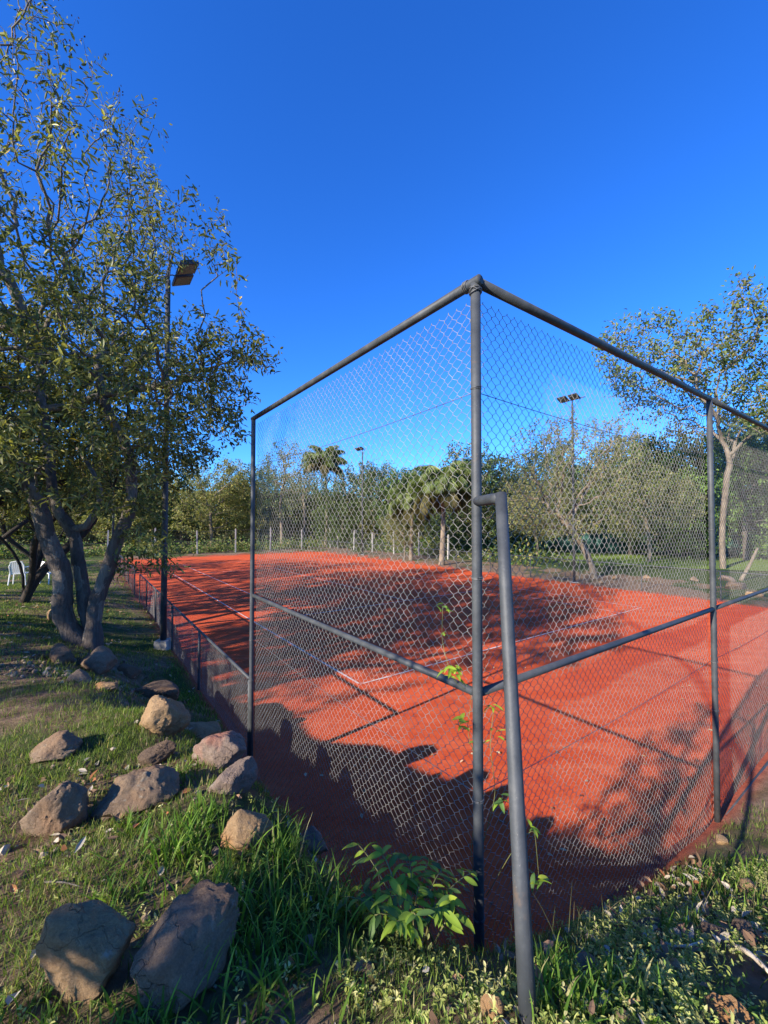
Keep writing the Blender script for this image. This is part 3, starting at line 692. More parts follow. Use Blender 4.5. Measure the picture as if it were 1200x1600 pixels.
    # the three trunks as parts of their own, limbs and twigs as branches
    for a, n in ((0, n1), (n1, n2_), (n1 + n2_, n3)):
        m = MB(); q = PL[a:a + n]
        t = np.linspace(0, n - 1, n * 4); qq = np.column_stack([np.interp(t, np.arange(n), q[:, k]) for k in range(3)]); rr = np.interp(t, np.arange(n), R[a:a + n])
        m.tube(qq + .014 * np.column_stack([np.sin(t * .9), np.cos(t * .7), 0 * t]), rr * (1 + .06 * np.sin(t * 1.3) + .03 * np.sin(t * 3.1)), 30); V_ = m.V[0]; nv = len(qq) * 30; ax = np.repeat(qq, 30, 0); am = fbm(V_[:nv] * [7, 7, 2.5] + a, 3) * .16 + np.abs(fbm(V_[:nv] * [26, 26, 4.5] + a, 3)) * .16; V_[:nv] = ax + (V_[:nv] - ax) * (1 + am)[:, None]; m.build('trunk', M['bark'], root, True)
    skel = skeleton_mesh(PL, par, R, sides_of)
    skel.build('branches', M['bark_mid'], root, True)
    lp, ld, _ = leaf_points(PL, par, R, kids, .0105, 19, r, .06)
    hz = lp[:, 2] + base[2]
    kp = r.random(len(lp)) < np.interp(hz, [3, 5.2, 7.0, 9.0, 13], [1, .95, .52, .26, .12]); lp, ld, hz = lp[kp], ld[kp], hz[kp]
    n = len(lp); d = unit(ld * .5 + rdir(n, r) * .9 + np.array([0, 0, -.35])); N = unit(rdir(n, r) * .9 + np.array([0, 0, .8]))
    tn = tones(n, OLIVE, r)
    mb = MB(); leaves(mb, lp, d, N, r.uniform(.045, .135, n), r.uniform(.018, .042, n), tn, .2, .1)
    print('main tree', len(P), n)
    mb.build('crown', M['leaf'], root)
    # small dark seed clusters on the bare upper twigs
    tip = PL[(kids == 0) & (PL[:, 2] + base[2] > 7.5)]
    mb = MB(); T_ = np.repeat(tip, 3, 0) + r.normal(size=(len(tip) * 3, 3)) * .03; n = len(T_)
    leaves(mb, T_, rdir(n, r), rdir(n, r), .035, .022, tones(n, [(.05, .03, .025, 1), (.09, .05, .04, 1)], r), .4)
    mb.build('seed_pods', M['dry'], root)
main_tree()

def gen_tree(name, hgt, rx, z0, seed, natt, rb, leafpal, per, leafL, leafW, lean=(0, 0), fork=.35, D=None, kill=None, r0=.012, spread=.12, mat='leaf_far', bark='bark', thr=2.2, up=.02, density=.5, shape=1.0, gnarl=.06, multi=1, droop=.2, links=True):
    """tree prototype standing at the origin: trunk and crown"""
    r = np.random.default_rng(seed); D = D or hgt / 28; kill = kill or D * 1.25
    paths = []
    for k in range(multi):
        a = 2 * np.pi * k / max(1, multi) + r.random(); tt = np.linspace(0, 1, 7); sp_ = 0 if multi == 1 else .16 * hgt
        paths.append((smooth_path(np.column_stack([lean[0] * tt ** 1.3 + sp_ * np.cos(a) * tt ** 1.2 + gnarl * hgt * .3 * np.sin(tt * 5 + seed + k) * tt, lean[1] * tt ** 1.3 + sp_ * np.sin(a) * tt ** 1.2 + gnarl * hgt * .3 * np.cos(tt * 4 + seed * 2 + k) * tt, hgt * fork * tt * (1 + .2 * r.random())]), D), -1))
    A = []; cz = (hgt + z0) / 2; rz = (hgt - z0) / 2; lobes = [(r.uniform(-.6, .6) * rx, r.uniform(-.6, .6) * rx, r.uniform(-.65, .65) * rz, r.uniform(.38, .62)) for _ in range(9)]
    n = natt * 14; q = r.uniform(-1, 1, (n, 3)) * np.array([rx * 1.15, rx * 1.15, rz * 1.1]); ok = np.zeros(n, bool)
    for a, b, c, s_ in lobes: ok |= ((q[:, 0] - a) / rx) ** 2 + ((q[:, 1] - b) / rx) ** 2 + ((q[:, 2] - c) / rz) ** 2 < s_ * s_
    ok &= r.random(n) < density + .6 * vnoise(q * (3.0 / rx) + seed)
    A = (q[ok] + [lean[0], lean[1], cz])[:natt]
    P, par = colonize(np.array(A), paths, D, kill, r, 90, up, .3)
    R, kids = radii(P, par, r0, rb)
    root = empty(name)
    skeleton_mesh(P, par, R, lambda q: 9 if q > .08 else 5 if q > .03 else 3).build('trunk', M[bark], root, True)
    n = 0
    if per:
        lp, ld, _ = leaf_points(P, par, R, kids, r0 * thr, per, r, spread); n = len(lp)
        d = unit(ld * .4 + rdir(n, r) + np.array([0, 0, -droop])); N = unit(rdir(n, r) + np.array([0, 0, .7]))
        # whole sprays share a shade, so the crown shows lighter and darker clumps
        cl_ = 1 + .35 * fbm(lp * (5.0 / hgt) + seed, 2)
        mb = MB(); leaves(mb, lp, d, N, r.uniform(.6, 1.3, n) * leafL, r.uniform(.7, 1.2, n) * leafW, tones(n, leafpal, r) * cl_[:, None], .2, .15)
        mb.build('crown', M[mat], root)
    print(name, seed, len(P), n)
    return root
GREYG = [(.125, .155, .058, 4), (.165, .195, .070, 3), (.085, .105, .048, 3), (.22, .20, .09, 1)]
YELLOW = [(.21, .20, .060, 4), (.16, .17, .052, 3), (.28, .24, .08, 2), (.11, .135, .045, 2)]
BRIGHT = [(.105, .180, .036, 4), (.080, .145, .030, 3), (.15, .225, .048, 2), (.055, .10, .027, 2)]
DARKG = [(.070, .110, .034, 4), (.092, .135, .042, 3), (.045, .068, .027, 3), (.13, .15, .058, 1.5)]
BROWNG = [(.18, .18, .072, 3), (.15, .165, .060, 3), (.24, .22, .10, 1.5), (.10, .125, .046, 2.5)]
def put(root, p, rotz, sc, label, cat='tree', group=None, zoff=-.05, scz=None):
    z = h1(p[0], p[1]); root.location = (p[0], p[1], z + zoff); root.rotation_euler = (0, 0, rad(rotz)); root.scale = (sc, sc, scz or sc)
    return tag(root, label, cat, group)

# left side trees, behind the forked tree
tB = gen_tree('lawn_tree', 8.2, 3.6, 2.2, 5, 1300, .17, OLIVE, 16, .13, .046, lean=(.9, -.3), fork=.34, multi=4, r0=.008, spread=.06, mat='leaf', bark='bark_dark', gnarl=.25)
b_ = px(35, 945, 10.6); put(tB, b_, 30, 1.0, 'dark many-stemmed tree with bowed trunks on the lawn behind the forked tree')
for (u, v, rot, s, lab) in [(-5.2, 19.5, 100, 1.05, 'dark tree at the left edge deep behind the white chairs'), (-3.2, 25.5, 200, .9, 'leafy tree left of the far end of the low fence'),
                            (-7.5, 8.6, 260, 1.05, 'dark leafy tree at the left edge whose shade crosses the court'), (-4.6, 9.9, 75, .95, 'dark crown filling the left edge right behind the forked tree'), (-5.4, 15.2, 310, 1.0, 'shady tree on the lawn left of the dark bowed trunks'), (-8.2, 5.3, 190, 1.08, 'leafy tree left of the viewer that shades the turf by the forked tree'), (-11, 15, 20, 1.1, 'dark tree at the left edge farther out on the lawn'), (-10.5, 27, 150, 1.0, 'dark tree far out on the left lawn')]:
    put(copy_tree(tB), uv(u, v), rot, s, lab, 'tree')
# tree behind the viewer: only its shade reaches the picture
tS = gen_tree('shade_tree', 3.9, .50, 1.35, 9, 300, .08, OLIVE, 6, .12, .05, fork=.42, r0=.007, spread=.06, mat='leaf', density=.36)
put(tS, (-3.52, -1.16), 0, 1.0, 'leafy tree standing behind the viewer that dapples the bank')

# big pale tree on the right
tR = gen_tree('tall_pale_tree', 14.6, 6.2, 5.2, 31, 1700, .15, GREYG + [(.10, .15, .035, 3), (.24, .19, .06, 1)], 16, .22, .095, lean=(.4, 0), fork=.36, r0=.014, spread=.20, bark='bark_pale', density=.55, gnarl=.05)
put(tR, px(1130, 888, 23.0), 40, 1.0, 'tall pale-barked tree with an airy crown at the right edge')
# leaning trunk tree behind the right floodlight pole
tM = gen_tree('leaning_tree', 7.6, 3.5, 1.8, 44, 1500, .15, BROWNG, 10, .13, .05, lean=(-1.6, .2), fork=.42, r0=.010, spread=.10, bark='bark_pale', density=.55, gnarl=.12)
put(tM, px(930, 905, 20.3), 0, 1.0, 'pale leaning tree with a wide twiggy crown behind the right floodlight pole')
# prototypes of the wood round the court
pA = gen_tree('wood_tree', 9.6, 4.2, .8, 51, 900, .17, YELLOW, 12, .20, .10, r0=.012, spread=.17, bark='bark_pale', density=.6)
pB = gen_tree('wood_tree', 12.5, 3.8, 3.2, 52, 800, .17, GREYG, 9, .20, .09, r0=.012, spread=.20, bark='bark_pale', density=.45, fork=.45)
pC = gen_tree('wood_tree', 9.6, 4.2, .3, 53, 900, .18, BRIGHT, 14, .22, .12, r0=.013, spread=.18, density=.75)
pD = gen_tree('wood_tree', 10.0, 4.2, .5, 54, 900, .18, DARKG, 13, .22, .12, r0=.013, spread=.18, bark='bark', density=.7)
pE = gen_tree('wood_tree', 8.2, 3.6, 1.6, 55, 1200, .12, BROWNG, 10, .14, .06, r0=.011, spread=.12, bark='bark_pale', density=.55, gnarl=.12)
used = set()
def wood(proto, x, ybase, d, rot, sc, label, scz=None, group=None):
    root = proto if id(proto) not in used else copy_tree(proto); used.add(id(proto))
    q = px(x, ybase, d); return put(root, q, rot, sc, label, 'tree', group, scz=scz)
wood(pA, 330, 862, 46, 10, 1.12, 'rounded yellow-green tree behind the fence left of the near fence post')
wood(pA, 283, 862, 52, 130, 1.05, 'yellowish tree farther back right of the left floodlight pole')
wood(pA, 395, 862, 50, 250, .95, 'olive tree directly behind the left tall fence post', )
wood(pB, 440, 862, 48, 20, 1.12, 'tall airy tree left of the slim palm')
wood(pB, 475, 862, 56, 170, 1.0, 'grey-green airy tree immediately left of the slim palm')
wood(pD, 535, 862, 44, 60, .88, 'dark dense tree just right of the slim palm')
wood(pE, 585, 862, 60, 60, 1.5, 'bare whitish tree top rising behind the far floodlight pole')
wood(pD, 612, 868, 40, 200, .86, 'dark green tree left of the paired palms')
wood(pC, 655, 872, 40, 40, .80, 'green tree filling the gap behind the paired palms')
wood(pE, 632, 875, 30, 20, .50, 'low tree with a pale slanting trunk in front of the paired palms')
wood(pD, 745, 878, 34, 300, .88, 'dark tree right of the tall palm behind the brace')
wood(pA, 790, 878, 38, 300, .85, 'olive tree left of the pale leaning tree')
wood(pE, 840, 885, 30, 140, .95, 'twiggy brown tree between the brace and the right floodlight pole')
wood(pD, 830, 880, 36, 20, .95, 'dark tree behind the pale leaning tree on its left')
wood(pD, 985, 878, 33, 120, .98, 'dark tree behind the pale leaning tree on its right')
wood(pE, 1015, 885, 27, 30, .95, 'grey twiggy tree left of the bright green tree')
wood(pC, 1062, 872, 31, 150, .92, 'bright green dense tree left of the right fence post')
wood(pC, 1165, 874, 28, 250, .95, 'large green dense tree at the right edge behind the fence')
wood(pD, 1120, 872, 36, 10, 1.1, 'dark tree behind the tall pale-barked trunk')
wood(pB, 1040, 872, 44, 90, .95, 'grey airy tree top above the bright green tree')
wood(pD, 1230, 874, 34, 80, 1.05, 'dark tree just past the right edge')
wood(pC, 900, 872, 44, 60, .9, 'green tree far behind the right floodlight pole')
wood(pB, 700, 872, 50, 200, .9, 'grey airy tree far behind the tall palm')
GB = 'trees of the far wood'
for i, (x, d, pr) in enumerate([(-60, 48, pD), (10, 46, pA), (60, 50, pD), (105, 46, pA), (150, 50, pD), (195, 46, pA), (240, 47, pD), (30, 58, pC), (130, 60, pC), (230, 60, pB), (300, 64, pD), (360, 60, pD), (420, 62, pD), (490, 66, pD), (560, 62, pA), (640, 60, pD), (720, 58, pD), (790, 56, pD), (860, 56, pD), (950, 52, pD), (1010, 50, pD), (1090, 48, pD), (1180, 46, pD), (1260, 44, pC), (1320, 40, pD)]):
    wood(pr, x, 860, d, 47 * i, .95 + .2 * math.sin(i * 1.7), 'one of the blurred trees closing the far background wood', group=GB)

# palms
def palm(name, hgt, seed, r=.16, nf=26, fl=2.6, droop=1.0):
    rr = np.random.default_rng(seed); root = empty(name)
    m = MB(); z = np.linspace(0, hgt, 26); rad_ = r * (1.25 - .45 * z / hgt) * (1 + .04 * (np.arange(26) % 2)); rad_[0] *= 1.3
    m.tube(np.column_stack([.12 * np.sin(z * .5), .05 * np.cos(z * .6), z]), rad_, 12); m.build('trunk', M['bark_pale'], root, True)
    meshes = []
    for kdr in range(5):
        mb = MB(); N_ = 34; t = np.linspace(0, 1, N_); L = fl * (1 - .05 * kdr)
        ang = np.maximum(rad(87 - 15 * kdr) - (t ** 1.5) * 2.15 * droop, rad(-80))
        dx = np.cos(ang); dz = np.sin(ang); X = np.r_[0, np.cumsum(dx[:-1]) * L / (N_ - 1)]; Z = np.r_[0, np.cumsum(dz[:-1]) * L / (N_ - 1)]
        sp = np.column_stack([X, .06 * np.sin(t * 3 + kdr), Z]); mb.tube(sp, np.linspace(.030, .005, N_), 4, False, (.13, .14, .05))
        i = np.repeat(np.arange(4, N_), 6); n = len(i); s_ = np.where(np.arange(n) % 2, 1.0, -1.0)
        Pp = sp[i] + np.column_stack([dx[i], 0 * s_, dz[i]]) * rr.uniform(0, L / N_, n)[:, None]
        Dd = np.column_stack([dx[i] * .45, s_ * rr.uniform(.25, 1.0, n), dz[i] * .45 - rr.uniform(.2, 1.0, n)]) + rr.normal(size=(n, 3)) * .15
        Ll = (.60 * np.sin(np.pi * (.12 + .8 * t[i])) + .12) * rr.uniform(.8, 1.15, n)
        old = kdr == 4
        leaves(mb, Pp, Dd, np.column_stack([-dz[i], 0 * s_ + .2, dx[i]]), Ll, .032, tones(n, [(.17, .14, .06, 2), (.12, .12, .05, 2)] if old else [(.19, .24, .085, 3), (.26, .29, .115, 2), (.12, .165, .055, 2)], rr, .18), .1, .55)
        meshes.append(mb.mesh('frond', M['leaf_far']))
    for i in range(nf):
        f = link('frond', meshes[min(4, int(5 * i / nf))], root); f.location = (.12 * math.sin(hgt * .5), .05 * math.cos(hgt * .6), hgt - .1); f.rotation_euler = (rad(rr.normal() * 7), rad(rr.normal() * 7), 2.399 * i + rr.normal() * .2)
    return root
p1 = palm('palm_tree', 4.7, 3, .15, 40, 3.1)
put(p1, px(690, 882, 26.5), 0, 1.0, 'tall feathery palm with a pale trunk, right one of the close pair')
put(copy_tree(p1), px(643, 874, 29.5), 70, .82, 'shorter shaggy palm, left one of the close pair')
p2 = palm('palm_tree', 8.9, 4, .15, 34, 3.4, .9)
put(p2, px(509, 862, 45), 20, 1.0, 'slim lone palm on a thin trunk behind the far end of the court')

# undergrowth along the far fences
def shrub_mass():
    r = np.random.default_rng(77); mb = MB(); pts = []
    for i in range(520):
        if r.random() < .6: q = uv(r.uniform(-26, 20), r.uniform(37.6, 42), 0)
        else: q = uv(r.uniform(20.4, 24.5), r.uniform(14, 37), 0)
        h = r.uniform(.3, 1.3); n = 55
        z = h1(q[0], q[1]); c = q + np.array([0, 0, z]); pts.append(c + np.abs(r.normal(size=(n, 3))) * np.array([0, 0, h * .55]) + r.normal(size=(n, 3)) * np.array([.45, .45, .05]))
    P = np.vstack(pts); n = len(P); cl_ = 1 + .5 * fbm(P * .35, 2)
    leaves(mb, P, rdir(n, r) + [0, 0, .3], rdir(n, r) + [0, 0, .7], r.uniform(.14, .32, n), r.uniform(.07, .14, n), tones(n, BRIGHT + YELLOW + [(.05, .08, .02, 4)], r) * cl_[:, None], .2, .2)
    tag(mb.build('undergrowth', M['leaf_far']), 'green undergrowth along the boundary fence', None, None, 'stuff')
shrub_mass()
def wood_belt():
    r = np.random.default_rng(78); n = 60000; th = r.uniform(-.95, .95, n); d = r.uniform(64, 84, n)
    X = np.sin(th) * d; Y = np.cos(th) * d; top = 7.2 + 2.2 * n2(X, Y, .06, 3.0, 3); Z = r.uniform(0, 1, n) ** .8 * top
    P = np.column_stack([X, Y, Z]); cl_ = 1 + .5 * fbm(P * .22, 2); mb = MB()
    leaves(mb, P, rdir(n, r), rdir(n, r) + [0, 0, .6], r.uniform(.4, .9, n), r.uniform(.25, .5, n), tones(n, DARKG + GREYG + YELLOW, r) * cl_[:, None], .2, .2)
    tag(mb.build('far_wood', M['leaf_far']), 'continuous far wood closing the horizon behind the court', None, None, 'stuff')
wood_belt()

# second court: mown lawn and green windscreen at the right
g = MB(); q0, q1, q2, q3 = px(770, 864, 37.5), px(1260, 880, 28), px(1330, 905, 20.5), px(930, 886, 25)
zz = max(h1(*q[:2]) for q in (q0, q1, q2, q3)) + .03
nn = 24; a, b = np.meshgrid(np.linspace(0, 1, nn), np.linspace(0, 1, nn))
PQ = (q0[None, None, :2] * ((1 - a) * (1 - b))[..., None] + q1[:2] * (a * (1 - b))[..., None] + q2[:2] * (a * b)[..., None] + q3[:2] * ((1 - a) * b)[..., None]).reshape(-1, 2)
ii = (np.arange(nn - 1)[:, None] * nn + np.arange(nn - 1)).ravel()
g.add(np.column_stack([PQ, H(PQ[:, 0], PQ[:, 1]) + .035]), np.stack([ii, ii + nn, ii + nn + 1, ii + 1], 1)); tag(g.build('lawn', M['lawn'], None, True), kind='structure')
s0, s1 = px(740, 862, 39.5), px(1330, 882, 28.5); d_ = unit(s1[:2] - s0[:2]); L_ = np.linalg.norm(s1[:2] - s0[:2])
ws = empty('windscreen_fence', (s0[0], s0[1], h1(*s0[:2])), 'dark green windscreen fence beyond the mown lawn at the right', 'fence')
npan = 10
for k in range(npan):
    m = MB(); t = np.linspace(0, 1, 10); a = L_ * (k + t * .99) / npan; off = .05 * np.sin(t * 9 + k); zt = 1.75 - .06 * np.sin(t * np.pi)
    pp = d_[None] * a[:, None] + np.array([-d_[1], d_[0]]) * off[:, None]
    V = np.vstack([np.column_stack([pp, 0 * a]), np.column_stack([pp, zt])]); kk = np.arange(9)
    m.add(V, np.stack([kk, kk + 1, kk + 11, kk + 10], 1)); sc_ = m.build('screen', M['screen'], ws, True)
    so_ = sc_.modifiers.new('thick', 'SOLIDIFY'); so_.thickness = .01
    q = d_ * L_ * k / npan; m = MB(); m.tube([(q[0], q[1], -.1), (q[0], q[1], 1.9)], .03, 8); m.build('post', M['metal'], ws)

# bleached log and sticks
def stick(name, pts, r0, r1, label, mat='bleached', cat='log'):
    pts = np.array(pts); m = MB(); q = smooth_path(pts, np.linalg.norm(pts[-1] - pts[0]) / 10); n = len(q)
    m.tube(q - q[0], np.linspace(r0, r1, n) * (1 + .12 * np.sin(np.arange(n) * 2.1)), 9); o = m.build(name, M[mat], None, True); o.location = q[0]; return tag(o, label, cat)
def gpt(x, y, d, dz=0): q = px(x, y, d); q[2] = h1(q[0], q[1]) + dz; return q
stick('log', [px(1157, 908, 19), px(1172, 882, 19), px(1184, 856, 19)], .08, .05, 'pale leaning dead trunk beyond the court near the right edge', 'bark_pale')
stick('dry_branch', [gpt(1148, 1440, 1.70, .02), gpt(1170, 1462, 1.62, .035), gpt(1205, 1492, 1.52, .02)], .011, .007, 'bleached dry stick lying on the right bank', cat='branch')
stick('dry_branch', [gpt(1098, 1432, 1.75, .02), gpt(1075, 1450, 1.68, .03), gpt(1040, 1440, 1.7, .02)], .006, .004, 'thin pale twig near the round pebble', cat='branch')
stick('dry_branch', [gpt(70, 1372, 1.72, .02), gpt(100, 1378, 1.70, .03), gpt(125, 1382, 1.68, .02)], .004, .002, 'thin brown twig in the turf above the corner boulder', 'bark_mid', cat='branch')

# white plastic chairs
def chair(p, rotz, label):
    root = empty('plastic_chair', (p[0], p[1], h1(p[0], p[1])), label, 'chair', 'white plastic chairs on the lawn'); root.rotation_euler = (0, 0, rad(rotz))
    m = MB(); m.box((0, 0, .43), (.46, .44, .025)); m.box((0, -.215, .415), (.44, .02, .05)); m.build('seat', M['plastic'], root)
    bk = MB(); bk.tube([(-.2, .22, .44), (-.21, .28, .72), (-.15, .31, .86), (0, .32, .89), (.15, .31, .86), (.21, .28, .72), (.2, .22, .44)], .018, 6)
    for k in range(7): x = -.165 + k * .055; bk.box((x, .265, .65), (.043, .014, .44), np.array([[1, 0, 0], [0, .97, -.24], [0, .24, .97]]).T)
    bk.build('backrest', M['plastic'], root)
    for sx in (-1, 1):
        for sy in (-1, 1):
            m = MB(); m.tube([(sx * .21, sy * .2, .43), (sx * .25, sy * .24, 0)], [.026, .018], 6); m.build('leg', M['plastic'], root)
        m = MB(); m.tube([(sx * .25, -.22, .42), (sx * .26, -.22, .64), (sx * .26, 0, .66), (sx * .22, .25, .66)], .018, 6); m.build('armrest', M['plastic'], root)
chair(px(30, 915, 15.2), 205, 'white plastic chair on the lawn, the left one')
chair(px(80, 910, 16.0), 160, 'white plastic chair on the lawn partly behind the dark bowed trunk')

# ------------------------------------------------------------------ plants by the fence
def big_leaf_mesh(r, L, Wd, curl, tone):
    """pointed oval leaf with a midrib fold and a drooping tip, along +X"""
    n = 7; t = np.linspace(0, 1, n); wd = Wd * np.sin(np.pi * t ** .8) ** .8; wd[0] = wd[-1] = .0008
    ang = -curl * t; x = np.r_[0, np.cumsum(np.cos(ang[:-1])) * L / (n - 1)]; z = np.r_[0, np.cumsum(np.sin(ang[:-1])) * L / (n - 1)]
    V = np.vstack([np.column_stack([x, s * wd * .5, z + abs(s) * wd * .16 + abs(s) * .02 * L * np.sin(t * 9 + s)]) for s in (-1, 0, 1)]); k = np.arange(n - 1)
    Q = np.vstack([np.stack([k, k + 1, k + n + 1, k + n], 1), np.stack([k + n, k + n + 1, k + 2 * n + 1, k + 2 * n], 1)])
    tn = np.vstack([np.tile(tone, (n, 1)), np.tile(np.array(tone) * 1.25, (n, 1)), np.tile(tone, (n, 1))]); m = MB(); m.add(V, Q, None, tn)
    return m.mesh('leaf', M['plant'], True)
rp = np.random.default_rng(5)
LM = [big_leaf_mesh(rp, 1.0, .31, rp.uniform(.4, 1.1), c) for c in [(.22, .31, .03), (.14, .22, .028), (.08, .15, .028), (.30, .37, .04), (.06, .115, .032), (.18, .27, .03)]]
def add_leaf(root, p, d, size, mesh=None, roll=None, name='leaf'):
    o = link(name, mesh or LM[rp.integers(len(LM))], root); d = Vector(d).normalized()
    q = d.to_track_quat('X', 'Z'); o.rotation_mode = 'QUATERNION'; from mathutils import Quaternion
    o.rotation_quaternion = q @ Quaternion((1, 0, 0), rp.normal() * .35 if roll is None else roll); o.location = p; o.scale = (size, size, size); return o
def leafy_plant():
    b = px(655, 1470, 1.62); b[2] = h1(b[0], b[1]); root = empty('leafy_plant', b, 'bright green leafy shrub with compound leaves at the foot of the corner post', 'plant')
    tips = [(560, 1320, 1.95), (598, 1335, 1.72), (640, 1345, 1.8), (610, 1400, 1.6), (655, 1385, 1.7), (690, 1360, 1.8), (650, 1430, 1.5), (585, 1430, 1.58), (705, 1400, 1.72), (735, 1365, 1.85), (690, 1420, 1.58), (560, 1390, 1.75), (620, 1440, 1.5), (670, 1345, 1.95), (530, 1400, 1.72), (720, 1430, 1.65)]
    for i, t in enumerate(tips):
        e = px(*t) - b; s = np.array([rp.normal() * .03, rp.normal() * .03, 0]); mid = (s + e) / 2 + np.array([0, 0, .10]) ; tt = np.linspace(0, 1, 9)[:, None]
        q = (1 - tt) ** 2 * s + 2 * tt * (1 - tt) * mid + tt ** 2 * e
        m = MB(); m.tube(q, np.linspace(.0045, .0018, 9), 6); m.build('stem', M['stem'], root, True)
        for k in range(3, 9):
            d = unit(q[min(k + 1, 8)] - q[k - 1]); side = unit(np.cross(d, [0, 0, 1.0]))
            for sg in (-1, 1):
                add_leaf(root, q[k], d * .45 + side * sg * 1.0 + np.array([0, 0, .05 + .25 * rp.normal()]), rp.uniform(.045, .105) * (1.0 - .05 * abs(k - 5)))
        add_leaf(root, q[8], d + np.array([0, 0, -.3]), rp.uniform(.07, .10))
leafy_plant()
def vine():
    b = uv(-.04, -.03, .82); root = empty('climbing_vine', b, 'thin green vine with small leaves climbing the corner post and mesh', 'plant')
    stems = [[(752, 1440), (735, 1330), (752, 1210), (728, 1140), (740, 1085), (708, 1065), (700, 1040), (690, 1000), (692, 945)], [(752, 1330), (775, 1240), (765, 1160), (772, 1105)], [(760, 1400), (800, 1330), (835, 1290), (842, 1370)], [(728, 1140), (712, 1130)]]
    bright = [LM[0], LM[3], LM[5]]
    for k, st in enumerate(stems):
        P_ = np.array([px(x, y, 2.02 + .05 * math.sin(i * 2 + k)) for i, (x, y) in enumerate(st)]) - b
        q = smooth_path(P_, .03) if len(P_) > 2 else P_; m = MB(); m.tube(q, .0016, 5); m.build('stem', M['stem'], root, True)
    for (x, y, n, s) in [(692, 950, 6, .055), (690, 992, 3, .04), (706, 1045, 9, .055), (716, 1062, 5, .05), (720, 1132, 6, .06), (768, 1108, 5, .05), (775, 1142, 3, .05), (752, 1165, 3, .05), (782, 1250, 6, .055), (828, 1292, 5, .055), (842, 1375, 6, .065), (715, 1042, 4, .05)]:
        c = px(x, y, 2.0) - b
        for j in range(n):
            d = np.array([rp.normal(), -.3 + .5 * rp.normal(), .5 * rp.normal()]); add_leaf(root, c + rp.normal(size=3) * .012, d, s * rp.uniform(.8, 1.25), bright[rp.integers(3)] if y < 1200 else None)
vine()

# ------------------------------------------------------------------ grass, weeds, litter
def off_rocks(X, Y, f=.62):
    ok = np.ones(len(X), bool)
    for x, y, r in ROCKS: ok &= np.hypot(X - x, Y - y) > r * f
    return ok
def visible(X, Y): return np.abs(X) < Y * 1.02 + .25
def blades(mb, X, Y, L, Wd, bend, tone, r, seg=3, lean=None):
    n = len(X); Z = H(X, Y) - .006; az = r.uniform(0, 2 * np.pi, n); el = np.clip(r.normal(1.15, .28, n), .35, 1.55)
    if lean is not None: az = np.where(r.random(n) < .5, lean + r.normal(0, .6, n), az)
    dx, dy = np.cos(az), np.sin(az); sxv = np.column_stack([-dy, dx, 0 * dx])
    pts = []; p = np.column_stack([X, Y, Z])
    for k in range(seg + 1):
        t = k / seg; e = el - bend * t * t
        pts.append(p.copy()); step = (L / seg)[:, None]
        p = p + step * np.column_stack([np.cos(e) * dx, np.cos(e) * dy, np.sin(e)])
    V = []
    for k in range(seg + 1):
        wk = (Wd * (1 - (k / seg) ** 1.6) * (.75 if k == 0 else 1))[:, None] * .5 + .0002
        V += [pts[k] + sxv * wk, pts[k] - sxv * wk]
    V = np.stack(V, 1); m = 2 * (seg + 1); base = np.arange(n)[:, None] * m
    Q = np.vstack([base + np.array([2 * k, 2 * k + 1, 2 * k + 3, 2 * k + 2]) for k in range(seg)])
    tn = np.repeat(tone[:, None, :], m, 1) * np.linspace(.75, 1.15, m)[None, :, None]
    mb.add(V.reshape(-1, 3), Q, None, tn.reshape(-1, 3))
GR = [(.125, .185, .032, 4), (.090, .145, .028, 4), (.17, .22, .045, 2), (.26, .24, .09, 1.4), (.36, .30, .16, .8)]
LUSH = [(.085, .165, .024, 4), (.125, .22, .03, 3), (.06, .12, .022, 3), (.18, .27, .045, 1.5), (.32, .29, .13, .3)]
def short_grass():
    r = np.random.default_rng(101); mb = MB()
    # near bank, thinned by distance and by bare patches
    for (x0, x1, y0, y1, dens, l0, l1, wd) in [(-2.4, 2.6, .95, 2.2, 10500, .02, .06, .0036), (-4.2, 4.2, 2.2, 4.2, 5200, .03, .07, .0046), (-9, 1, 4.2, 9, 1900, .03, .085, .0075), (-15, -2, 9, 16, 600, .03, .08, .012), (-30, -5, 16, 34, 70, .04, .10, .03)]:
        n = int((x1 - x0) * (y1 - y0) * dens); X = r.uniform(x0, x1, n); Y = r.uniform(y0, y1, n)
        u, v = to_uv(X, Y); f = n2(X, Y, 1.6, 4.0, 3) + .35 * n2(X, Y, 7.0, 8.0, 2)
        pr = np.clip(.44 + 1.35 * f, 0.03, 1)
        pr = np.where(X < -.6, pr + .14, pr); rightbank = (v < 0) & (X > .1); pr = np.where(rightbank, pr * .45, pr)
        pr = np.where((u < -.2) & (u > -2.3) & (v > 6.2) & (v < 14), pr * .6, pr)
        ok = ((u < -.06) | (v < -.06)) & (r.random(n) < pr) & off_rocks(X, Y) & visible(X, Y)
        X, Y = X[ok], Y[ok]; n = len(X)
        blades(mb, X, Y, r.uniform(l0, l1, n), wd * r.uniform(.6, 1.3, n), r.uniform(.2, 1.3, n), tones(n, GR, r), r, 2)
    print('short grass', mb.n)
    tag(mb.build('turf', M['grass']), 'short green turf with dry blades covering the bank and lawn', None, None, 'stuff')
